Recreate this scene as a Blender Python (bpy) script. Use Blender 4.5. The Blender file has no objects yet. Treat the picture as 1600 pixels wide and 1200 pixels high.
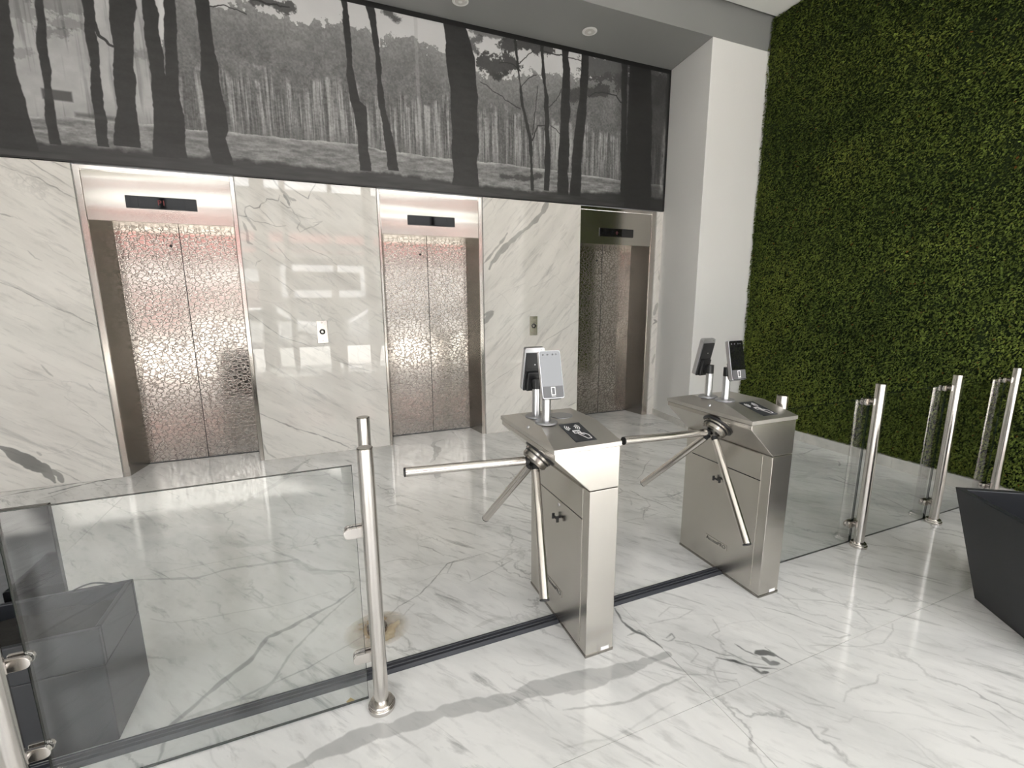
import bpy, bmesh, math, random
import numpy as np
from mathutils import Vector, Matrix
random.seed(7); RNG=np.random.default_rng(11)
C=bpy.context.scene.collection
SC=bpy.context.scene
PI=math.pi
# ---------------------------------------------------------------- camera, sky, sun, exposure
H=1.5
cam=bpy.data.cameras.new('camera'); co=bpy.data.objects.new('camera',cam); C.objects.link(co)
YAW,PITCH,ROLL,FPX=0.3834,0.1833,-0.0053,705.82
fw=Vector((math.sin(YAW)*math.cos(PITCH),math.cos(YAW)*math.cos(PITCH),-math.sin(PITCH)))
rt=Vector((math.cos(YAW),-math.sin(YAW),0)); up=rt.cross(fw)
r2=rt*math.cos(ROLL)+up*math.sin(ROLL); u2=up*math.cos(ROLL)-rt*math.sin(ROLL)
co.matrix_world=Matrix(((r2.x,u2.x,-fw.x,0),(r2.y,u2.y,-fw.y,0),(r2.z,u2.z,-fw.z,H),(0,0,0,1)))
cam.sensor_width=36; cam.sensor_fit='HORIZONTAL'; cam.lens=FPX/1600*36; cam.clip_start=0.02; cam.clip_end=300
SC.camera=co
w=bpy.data.worlds.new('sky'); SC.world=w; w.use_nodes=True
bg=w.node_tree.nodes['Background']; bg.inputs[0].default_value=(0.985,0.985,1.0,1); bg.inputs[1].default_value=8.4
sun=bpy.data.lights.new('sun','SUN'); so=bpy.data.objects.new('sun',sun); C.objects.link(so)
sun.energy=36; sun.angle=0.03; sun.color=(1,.96,.9)
so.rotation_euler=Vector((0.30,0.46,-1.0)).to_track_quat('-Z','Y').to_euler(); so.location=(0,-8,12)
SC.view_settings.view_transform='Standard'; SC.view_settings.look='None'
SC.view_settings.exposure=-0.1; SC.view_settings.gamma=1; SC.view_settings.use_curve_mapping=False
try:
    SC.cycles.max_bounces=10; SC.cycles.diffuse_bounces=5; SC.cycles.glossy_bounces=5; SC.cycles.transparent_max_bounces=12
    SC.cycles.sample_clamp_indirect=8; SC.cycles.use_denoising=True; SC.cycles.caustics_reflective=False
except Exception: pass

# ---------------------------------------------------------------- node helpers
def new_mat(name):
    m=bpy.data.materials.new(name); m.use_nodes=True
    nt=m.node_tree; return m,nt,nt.nodes['Principled BSDF']
def nd(nt,t,**kw):
    n=nt.nodes.new(t)
    for k,v in kw.items(): setattr(n,k,v)
    return n
def L(nt,a,b): nt.links.new(a,b)
def simple(name,col,rough=.5,metal=0,spec=.5,noise=.0,nscale=20,bump=0):
    m,nt,p=new_mat(name)
    p.inputs['Base Color'].default_value=(*col,1); p.inputs['Roughness'].default_value=rough
    p.inputs['Metallic'].default_value=metal; p.inputs['Specular IOR Level'].default_value=spec
    if noise or bump:
        g=nd(nt,'ShaderNodeNewGeometry'); n=nd(nt,'ShaderNodeTexNoise'); n.inputs['Scale'].default_value=nscale; n.inputs['Detail'].default_value=5
        L(nt,g.outputs['Position'],n.inputs['Vector'])
        if noise:
            r=nd(nt,'ShaderNodeMapRange'); r.inputs[3].default_value=1-noise; r.inputs[4].default_value=1+noise
            L(nt,n.outputs['Fac'],r.inputs[0])
            mx=nd(nt,'ShaderNodeMix',data_type='RGBA',blend_type='MULTIPLY'); mx.inputs[0].default_value=1
            mx.inputs[6].default_value=(*col,1); L(nt,r.outputs[0],mx.inputs[7]); L(nt,mx.outputs[2],p.inputs['Base Color'])
        if bump:
            b=nd(nt,'ShaderNodeBump'); b.inputs['Strength'].default_value=bump; b.inputs['Distance'].default_value=.002
            L(nt,n.outputs['Fac'],b.inputs['Height']); L(nt,b.outputs[0],p.inputs['Normal'])
    return m
def steel(name,col=(.60,.575,.535),rough=.25,stretch=(60,60,2.5),var=.05,bump=.004,aniso=0.0,wave=0):
    m,nt,p=new_mat(name); p.inputs['Metallic'].default_value=1
    g=nd(nt,'ShaderNodeNewGeometry'); mp=nd(nt,'ShaderNodeMapping'); mp.inputs['Scale'].default_value=stretch
    L(nt,g.outputs['Position'],mp.inputs[0])
    n=nd(nt,'ShaderNodeTexNoise'); n.inputs['Scale'].default_value=8; n.inputs['Detail'].default_value=4; L(nt,mp.outputs[0],n.inputs['Vector'])
    r=nd(nt,'ShaderNodeMapRange'); r.inputs[3].default_value=rough*(1-var*2); r.inputs[4].default_value=rough*(1+var*2); L(nt,n.outputs['Fac'],r.inputs[0]); L(nt,r.outputs[0],p.inputs['Roughness'])
    c=nd(nt,'ShaderNodeMix',data_type='RGBA'); c.inputs[6].default_value=(*[x*(1-var) for x in col],1); c.inputs[7].default_value=(*[min(1,x*(1+var)) for x in col],1)
    L(nt,n.outputs['Fac'],c.inputs[0]); L(nt,c.outputs[2],p.inputs['Base Color'])
    b=nd(nt,'ShaderNodeBump'); b.inputs['Strength'].default_value=bump; b.inputs['Distance'].default_value=.001; L(nt,n.outputs['Fac'],b.inputs['Height'])
    last=b
    if wave:
        n2=nd(nt,'ShaderNodeTexNoise'); n2.inputs['Scale'].default_value=2.2; n2.inputs['Detail'].default_value=0
        mp2=nd(nt,'ShaderNodeMapping'); mp2.inputs['Scale'].default_value=(.22,1,2.6); L(nt,g.outputs['Position'],mp2.inputs[0]); L(nt,mp2.outputs[0],n2.inputs['Vector'])
        b2=nd(nt,'ShaderNodeBump'); b2.inputs['Strength'].default_value=1; b2.inputs['Distance'].default_value=wave; L(nt,n2.outputs['Fac'],b2.inputs['Height']); L(nt,b.outputs[0],b2.inputs['Normal']); last=b2
    L(nt,last.outputs[0],p.inputs['Normal'])
    return m
def make_image(name,arr,colorspace='Non-Color'):
    h,wd=arr.shape[:2]
    im=bpy.data.images.new(name,wd,h,alpha=False,float_buffer=False); im.colorspace_settings.name=colorspace
    px=np.ones((h,wd,4),np.float32)
    px[...,:3]=arr[...,None] if arr.ndim==2 else arr
    im.pixels.foreach_set(px.ravel()); im.update(); im.pack(); return im
def planar_uv(nt,a0,a1,b0,b1,axes):
    g=nd(nt,'ShaderNodeNewGeometry'); s=nd(nt,'ShaderNodeSeparateXYZ'); L(nt,g.outputs['Position'],s.inputs[0])
    cb=nd(nt,'ShaderNodeCombineXYZ')
    for i,(ax,lo,hi) in enumerate(((axes[0],a0,a1),(axes[1],b0,b1))):
        r=nd(nt,'ShaderNodeMapRange',clamp=False); r.inputs[1].default_value=lo; r.inputs[2].default_value=hi
        L(nt,s.outputs['XYZ'.index(ax)],r.inputs[0]); L(nt,r.outputs[0],cb.inputs[i])
    return cb.outputs[0],g.outputs['Position']

# ---------------------------------------------------------------- numpy pattern makers
def vnoise(h,wd,cy,cx):
    gy,gx=max(2,int(cy)+2),max(2,int(cx)+2); g=RNG.random((gy,gx)).astype(np.float32)
    y=np.linspace(0,gy-1.001,h); x=np.linspace(0,gx-1.001,wd)
    yi=y.astype(int); xi=x.astype(int); fy=(y-yi)[:,None]; fx=(x-xi)[None,:]
    fy=fy*fy*(3-2*fy); fx=fx*fx*(3-2*fx)
    a=g[yi][:,xi]; b=g[yi][:,xi+1]; c=g[yi+1][:,xi]; d=g[yi+1][:,xi+1]
    return (a*(1-fx)+b*fx)*(1-fy)+(c*(1-fx)+d*fx)*fy
def fbm(h,wd,cy,cx,o=4,gain=.55):
    t=0;a=1;s=0
    for _ in range(o): t=t+a*vnoise(h,wd,cy,cx); s+=a; a*=gain; cy*=2; cx*=2
    return t/s
def smooth_path(pts,step,jit):
    p=np.array(pts,float); seg=np.hypot(*np.diff(p,axis=0).T); s=np.concatenate([[0],np.cumsum(seg)])
    n=max(3,int(s[-1]/step)); t=np.linspace(0,s[-1],n)
    x=np.interp(t,s,p[:,0]); y=np.interp(t,s,p[:,1])
    for sc,am in ((.12,1.),(.04,.5),(.015,.3)):
        m=max(2,int(s[-1]/sc)+2); k=np.linspace(0,1,m)
        x=x+np.interp(t/s[-1],k,RNG.normal(0,1,m))*jit*am; y=y+np.interp(t/s[-1],k,RNG.normal(0,1,m))*jit*am
    return x,y,t/s[-1]
def vein_map(x0,x1,y0,y1,res,veins,walks,wdir):
    wd=int((x1-x0)/res); h=int((y1-y0)/res); M=np.zeros((h,wd),np.float32)
    def stamp(x,y,r,d):
        cx=(x-x0)/res; cy=(y-y0)/res; rp=max(r/res,.55); k=int(rp+2)
        a0,a1,b0,b1=int(cy)-k,int(cy)+k+1,int(cx)-k,int(cx)+k+1
        if a0<0 or b0<0 or a1>h or b1>wd: return
        yy=np.arange(a0,a1)[:,None]-cy; xx=np.arange(b0,b1)[None,:]-cx
        v=d*np.clip((rp+.7-np.sqrt(yy*yy+xx*xx))/1.4,0,1)
        np.maximum(M[a0:a1,b0:b1],v,out=M[a0:a1,b0:b1])
    for pts,wth,d in veins:
        x,y,t=smooth_path(pts,max(.004,wth*.12),.0025+wth*.05)
        n=len(x); wv=np.interp(np.linspace(0,1,n),np.linspace(0,1,max(3,n//8)),RNG.random(max(3,n//8)))
        for i in range(n):
            e=min(1,3.2*min(t[i],1-t[i])+.35)
            stamp(x[i],y[i],wth*.5*(.55+.8*wv[i])*e,d*(.75+.25*wv[i]))
    for _ in range(walks):                                  # faint natural hairlines
        x=RNG.uniform(x0,x1); y=RNG.uniform(y0,y1); a=wdir+RNG.normal(0,.35); d=RNG.uniform(.06,.26); n=int(RNG.uniform(30,190))
        for i in range(n):
            a+=RNG.normal(0,.14)+.03*(wdir-a); x+=math.cos(a)*.004; y+=math.sin(a)*.004
            stamp(x,y,.0015,d*min(1,4*min(i/n,1-i/n)))
    return M

# pattern outlines, in metres on the print, the floor and the lift wall
TRUNKS=[[[3.572,-2.332,-1.925],[3.216,-2.393,-1.951],[2.91,-2.444,-1.937],[2.761,-2.47,-1.928],[2.641,-2.49,-1.915]],[[3.652,-1.775,-1.731],[3.356,-1.817,-1.755],[3.133,-1.821,-1.767],[2.934,-1.836,-1.779],[2.701,-1.844,-1.778]],[[3.71,-1.515,-1.44],[3.41,-1.521,-1.461],[3.21,-1.531,-1.469],[2.944,-1.547,-1.471],[2.719,-1.56,-1.48]],[[3.755,-1.338,-1.183],[3.445,-1.365,-1.233],[3.241,-1.385,-1.239],[3.049,-1.389,-1.267],[2.736,-1.444,-1.289]],[[3.789,-1.14,-1.06],[3.558,-1.155,-1.053],[3.244,-1.141,-1.042],[3.083,-1.157,-1.014],[2.68,-1.202,-1.03]],[[3.818,-1.005,-0.923],[3.582,-1.016,-0.941],[3.259,-1.042,-0.963],[3.093,-1.074,-0.968],[2.687,-1.138,-0.965]],[[3.865,-0.791,-0.69],[3.547,-0.788,-0.686],[3.25,-0.806,-0.678],[3.015,-0.808,-0.659],[2.912,-0.812,-0.651],[2.842,-0.811,-0.678],[2.669,-0.798,-0.65]],[[4.126,0.313,0.363],[3.831,0.319,0.368],[3.563,0.319,0.369],[3.293,0.339,0.413],[3.251,0.346,0.464],[3.016,0.375,0.459],[2.726,0.376,0.481]],[[4.101,0.515,0.583],[3.876,0.559,0.609],[3.605,0.573,0.623],[3.27,0.579,0.644],[3.14,0.61,0.68],[2.85,0.637,0.719],[2.752,0.642,0.742]],[[4.13,1.225,1.424],[3.832,1.226,1.523],[3.54,1.261,1.536],[3.238,1.274,1.541],[2.671,1.269,1.534]],[[4.054,1.935,1.967],[3.735,1.983,2.01],[3.467,2.02,2.05],[3.155,2.104,2.143],[2.688,2.123,2.166]],[[4.037,2.234,2.273],[3.78,2.262,2.301],[3.506,2.285,2.338],[3.133,2.294,2.355],[2.702,2.279,2.352]],[[4.127,2.481,2.56],[3.864,2.498,2.579],[3.536,2.477,2.586],[3.042,2.457,2.582],[2.671,2.443,2.589]],[[4.127,2.723,2.798],[3.856,2.717,2.8],[3.521,2.683,2.796],[3.175,2.635,2.748],[2.672,2.603,2.747]],[[4.116,3.223,3.303],[3.594,3.241,3.323],[2.709,3.279,3.366]],[[4.142,3.343,3.626],[3.624,3.338,3.671],[3.145,3.331,3.701],[2.598,3.335,3.716]],[[4.181,3.855,3.984],[3.441,3.874,4.041],[2.552,3.902,4.109]]]
BRANCHES=[([[-1.461,3.565],[-1.434,3.473],[-1.387,3.421],[-1.355,3.404]],0.02),([[-0.697,3.811],[-0.592,3.856],[-0.5,3.835],[-0.439,3.798]],0.006),([[-0.424,3.947],[-0.263,3.932],[-0.095,3.925]],0.012),([[2.135,3.156],[2.2,3.306],[2.332,3.338]],0.01),([[2.143,3.201],[2.186,3.489],[2.198,3.682]],0.007),([[2.02,3.444],[1.821,3.521],[1.654,3.599],[1.584,3.629]],0.006),([[1.996,3.858],[2.07,3.953],[2.171,4.012]],0.006),([[1.995,3.797],[1.897,3.842],[1.776,3.842]],0.008),([[2.273,4.02],[2.482,4.014],[2.726,4.013]],0.009),([[3.244,3.659],[3.166,3.739],[2.99,3.736],[2.791,3.684]],0.01),([[2.33,3.508],[2.435,3.61],[2.487,3.705]],0.004),([[2.345,3.336],[2.44,3.281],[2.481,3.264]],0.004),([[1.995,3.63],[2.096,3.751],[2.185,3.786]],0.004)]
FOLIAGE=[([[1.657,3.802],[1.8,3.785],[1.897,3.842]],0.14,0.9),([[1.775,3.71],[1.848,3.742]],0.06,0.9),([[1.85,4.016],[2.046,4.041],[2.298,4.066]],0.1,0.9),([[1.543,3.901],[1.453,3.963],[1.591,4.008]],0.06,0.7),([[1.5,4.069],[1.685,4.064],[1.827,4.071]],0.05,0.6),([[2.839,3.956],[3.067,3.994],[3.217,3.929],[3.179,4.102]],0.19,0.75),([[2.624,3.66],[2.818,3.732],[3.017,3.785]],0.1,0.8),([[0.698,4.069],[0.785,4.024]],0.05,0.8),([[-0.345,3.932],[-0.213,3.934],[-0.094,3.934]],0.07,0.8),([[-1.751,3.436],[-1.646,3.456]],0.07,0.35),([[-1.665,3.503],[-1.571,3.529]],0.07,0.3),([[-1.735,3.627],[-1.568,3.647]],0.1,0.35),([[-1.926,3.573],[-1.843,3.562]],0.12,0.25),([[-1.961,3.267],[-1.873,3.282]],0.06,0.25),([[-1.296,3.384],[-1.182,3.388]],0.06,0.25),([[1.814,2.772],[2.045,2.77],[2.229,2.809]],0.05,0.8),([[3.638,4.065],[3.806,3.951],[3.721,3.773]],0.12,0.5)]
BAND_TOP=[[-2.102,2.834],[-1.609,2.883],[-0.977,2.891],[-0.643,2.897],[0.382,2.916],[0.675,2.889],[1.287,2.888],[2.176,2.894],[3.265,2.865],[3.915,2.857]]
BAND_BOTTOM=[[-2.124,2.696],[-1.925,2.688],[-1.567,2.697],[-0.968,2.696],[-0.663,2.711],[0.288,2.693],[0.644,2.707],[1.281,2.686],[2.176,2.668],[3.271,2.742],[3.925,2.704]]
SKYLINE=[[-2.09,2.91],[-1.456,3.007],[-1.104,3.322],[-0.901,3.923],[-0.703,3.825],[-0.493,3.901],[-0.269,3.865],[-0.104,3.814],[0.076,3.884],[0.445,3.904],[0.475,3.909],[0.604,3.808],[0.87,3.893],[1.205,3.822],[1.538,3.702],[1.823,3.728],[2.172,3.825],[2.432,3.825],[2.702,3.869],[3.215,3.973],[3.829,4.073]]
FLOOR_VEINS=[([[-0.263,1.394],[-0.151,1.414],[-0.008,1.428],[0.168,1.422],[0.307,1.414],[0.452,1.396],[0.71,1.371],[0.831,1.355],[0.959,1.343],[1.105,1.326],[1.247,1.336]],0.075,0.42),([[0.738,1.318],[0.917,1.326],[1.101,1.321]],0.06,0.3),([[-0.627,1.585],[-0.632,1.74],[-0.579,1.795],[-0.524,1.862],[-0.419,1.97],[-0.362,2.088],[-0.277,2.116],[-0.164,2.188],[-0.066,2.233],[0.042,2.329]],0.022,0.5),([[-1.094,2.862],[-0.935,2.809],[-0.771,2.742],[-0.638,2.782],[-0.433,2.754],[-0.277,2.734],[-0.2,2.587],[0.037,2.475]],0.022,0.35),([[-0.277,2.734],[-0.172,2.547],[-0.019,2.498]],0.05,0.18),([[-0.515,1.733],[-0.419,1.773],[-0.323,1.813],[-0.245,1.963],[-0.091,2.158],[0.027,2.287]],0.012,0.35),([[-0.587,1.756],[-0.462,1.765],[-0.364,1.763],[-0.287,1.841]],0.02,0.25),([[-0.349,1.797],[-0.187,1.829],[-0.028,1.907],[0.073,1.954]],0.006,0.5),([[-0.462,4.184],[-0.368,4.385],[-0.264,4.609]],0.05,0.35),([[-0.754,3.644],[-0.623,3.839],[-0.457,4.117],[-0.389,4.357]],0.05,0.22),([[-0.902,2.452],[-0.798,2.379],[-0.663,2.353],[-0.387,2.322],[-0.09,2.335]],0.004,0.4),([[-0.761,3.234],[-0.61,3.031],[-0.387,3.042]],0.06,0.14),([[-0.503,3.955],[-0.312,3.369],[-0.151,3.175],[-0.001,3.032]],0.004,0.5),([[0.175,2.04],[0.226,2.091],[0.282,2.109],[0.338,2.136],[0.408,2.204],[0.458,2.264],[0.536,2.353],[0.598,2.364],[0.68,2.368],[0.743,2.37]],0.006,0.75),([[0.513,2.258],[0.565,2.35],[0.636,2.357],[0.698,2.36]],0.005,0.6),([[0.228,1.999],[0.278,2.056],[0.296,2.069]],0.004,0.5),([[0.61,2.137],[0.74,2.181],[0.846,2.225],[0.902,2.248]],0.005,0.5),([[0.743,2.37],[0.872,2.376],[0.947,2.345],[1.089,2.316]],0.004,0.35),([[0.835,2.727],[0.922,2.703],[0.993,2.636],[1.079,2.553],[1.178,2.481]],0.005,0.6),([[0.65,2.767],[0.703,2.709],[0.748,2.667]],0.006,0.7),([[0.588,2.945],[0.658,2.89],[0.741,2.804]],0.005,0.5),([[0.322,3.577],[0.386,3.567],[0.389,3.446]],0.02,0.6),([[0.283,3.24],[0.382,3.258],[0.453,3.169],[0.536,3.035]],0.02,0.35),([[0.415,2.627],[0.49,2.544],[0.539,2.445]],0.006,0.5),([[0.201,2.51],[0.295,2.508],[0.383,2.453],[0.437,2.385]],0.005,0.5),([[0.185,2.369],[0.323,2.38],[0.464,2.374],[0.558,2.362]],0.004,0.25),([[0.617,2.158],[0.628,2.228],[0.624,2.246]],0.004,0.4),([[0.693,2.048],[0.716,2.009],[0.75,1.951]],0.006,0.5),([[0.8,1.854],[0.816,1.828],[0.849,1.821]],0.005,0.5),([[0.526,1.804],[0.61,1.811],[0.691,1.802],[0.727,1.763]],0.02,0.16),([[1.075,4.704],[1.009,4.67],[0.971,4.634],[0.943,4.548],[0.946,4.447],[0.935,4.342],[0.893,4.23],[0.846,4.125],[0.806,4.048]],0.06,0.5),([[0.778,3.813],[0.788,3.725],[0.778,3.648]],0.05,0.4),([[1.209,1.655],[1.187,1.565],[1.196,1.5],[1.228,1.457],[1.241,1.414],[1.254,1.363]],0.014,0.9),([[1.156,1.477],[1.221,1.49],[1.24,1.433]],0.008,0.5),([[1.565,1.262],[1.573,1.217],[1.596,1.178]],0.008,0.9),([[1.596,1.178],[1.64,1.172],[1.663,1.142]],0.03,0.95),([[1.612,1.163],[1.612,1.129],[1.641,1.12]],0.028,0.8),([[1.424,1.231],[1.473,1.186],[1.516,1.139],[1.555,1.116],[1.601,1.093]],0.013,0.95),([[1.522,1.13],[1.532,1.097],[1.566,1.091]],0.016,0.9),([[1.666,1.193],[1.674,1.137],[1.688,1.089]],0.006,0.9),([[1.49,1.247],[1.529,1.163],[1.582,1.125]],0.006,0.6),([[1.336,1.375],[1.383,1.337],[1.427,1.282],[1.471,1.229],[1.526,1.189]],0.006,0.6),([[1.376,1.33],[1.374,1.278],[1.306,1.255],[1.36,1.184],[1.435,1.137]],0.005,0.45),([[1.312,1.403],[1.355,1.415],[1.354,1.386],[1.306,1.378],[1.288,1.394]],0.007,0.6),([[1.3,1.508],[1.446,1.48],[1.554,1.501],[1.465,1.561],[1.371,1.532]],0.005,0.4),([[1.598,1.417],[1.562,1.339],[1.51,1.331],[1.517,1.272]],0.005,0.5),([[1.898,1.382],[1.98,1.292],[2.024,1.21],[2.06,1.154],[2.087,1.113]],0.006,0.5),([[2.063,1.385],[2.214,1.31],[2.301,1.227],[2.35,1.177],[2.443,1.135]],0.005,0.4),([[2.048,1.159],[2.095,1.1],[2.029,1.108],[1.966,1.144]],0.006,0.4),([[1.868,1.128],[1.964,1.079],[2.068,1.036],[2.169,1.013],[2.294,1.048],[2.347,1.077]],0.005,0.4),([[1.707,0.888],[1.757,0.908],[1.842,0.902],[1.917,0.894],[1.966,0.911]],0.006,0.35),([[1.985,0.911],[2.027,0.863],[2.072,0.837]],0.005,0.3),([[1.513,0.859],[1.54,0.836],[1.499,0.83],[1.533,0.793]],0.008,0.35),([[1.475,1.09],[1.532,1.008],[1.565,0.939],[1.641,0.882]],0.006,0.25),([[1.189,1.193],[1.212,1.14],[1.264,1.09]],0.006,0.35),([[0.703,1.253],[0.808,1.223],[0.943,1.195],[1.096,1.201],[1.23,1.206]],0.012,0.4),([[0.635,1.128],[0.788,1.098],[0.94,1.106],[1.114,1.125]],0.008,0.2),([[1.174,0.951],[1.214,0.891],[1.269,0.806]],0.005,0.25),([[1.968,0.626],[1.968,0.603]],0.012,0.4),([[2.125,0.709],[2.157,0.657],[2.126,0.584]],0.006,0.3),([[1.736,0.83],[1.869,0.762],[1.958,0.677],[2.07,0.607]],0.005,0.2),([[1.163,1.265],[1.23,1.206],[1.321,1.176],[1.4,1.106],[1.394,1.087]],0.005,0.45),([[1.283,1.264],[1.36,1.184],[1.337,1.132],[1.412,1.116]],0.005,0.4),([[2.763,3.316],[2.607,3.196],[2.45,3.046],[2.334,2.966]],0.006,0.5),([[2.224,3.054],[2.259,2.97],[2.326,2.901]],0.006,0.4),([[2.146,2.809],[2.148,2.7],[2.153,2.606],[2.19,2.557],[2.208,2.475],[2.219,2.388]],0.008,0.6),([[2.193,2.657],[2.28,2.598],[2.393,2.585],[2.524,2.614]],0.008,0.5),([[2.301,2.544],[2.315,2.484],[2.327,2.436]],0.006,0.5),([[2.146,2.598],[2.112,2.515],[2.024,2.469],[1.947,2.384],[1.929,2.355]],0.006,0.5),([[1.738,2.38],[1.851,2.387],[1.962,2.378],[2.108,2.394]],0.006,0.3),([[2.044,2.663],[2.009,2.601],[1.981,2.57]],0.01,0.3),([[4.086,2.883],[4.265,2.865],[4.464,2.919],[4.59,2.907]],0.012,0.5),([[3.868,2.38],[3.863,2.297],[3.867,2.213],[3.887,2.152]],0.016,0.5),([[3.975,2.379],[3.927,2.27],[3.965,2.199]],0.01,0.6),([[3.874,2.056],[3.847,1.948],[3.814,1.827],[3.777,1.696]],0.008,0.6),([[4.035,2.523],[4.129,2.499],[4.158,2.455],[4.212,2.448]],0.01,0.5),([[4.342,2.594],[4.224,2.508]],0.02,0.5),([[3.946,2.089],[4.013,1.998],[4.091,1.917],[4.098,1.819]],0.008,0.45),([[4.258,2.131],[4.273,2.07],[4.317,2.025]],0.1,0.14),([[3.502,2.534],[3.618,2.456],[3.891,2.489]],0.05,0.14),([[3.5,1.792],[3.575,1.722],[3.67,1.692]],0.006,0.35),([[4.375,1.822],[4.377,1.749]],0.006,0.3),([[-2.159,3.924],[-2.085,3.904],[-2.06,3.969],[-2.016,3.995],[-1.966,4.003]],0.003,0.5),([[-2.174,4.536],[-2.076,4.614],[-1.93,4.697],[-1.808,4.722]],0.03,0.8),([[-2.493,4.604],[-2.372,4.652],[-2.236,4.681],[-2.023,4.717]],0.02,0.7),([[-2.185,4.428],[-2.113,4.462],[-2.027,4.593]],0.01,0.6),([[3.243,4.753],[3.476,4.694],[3.529,4.672]],0.02,0.3)]
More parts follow.
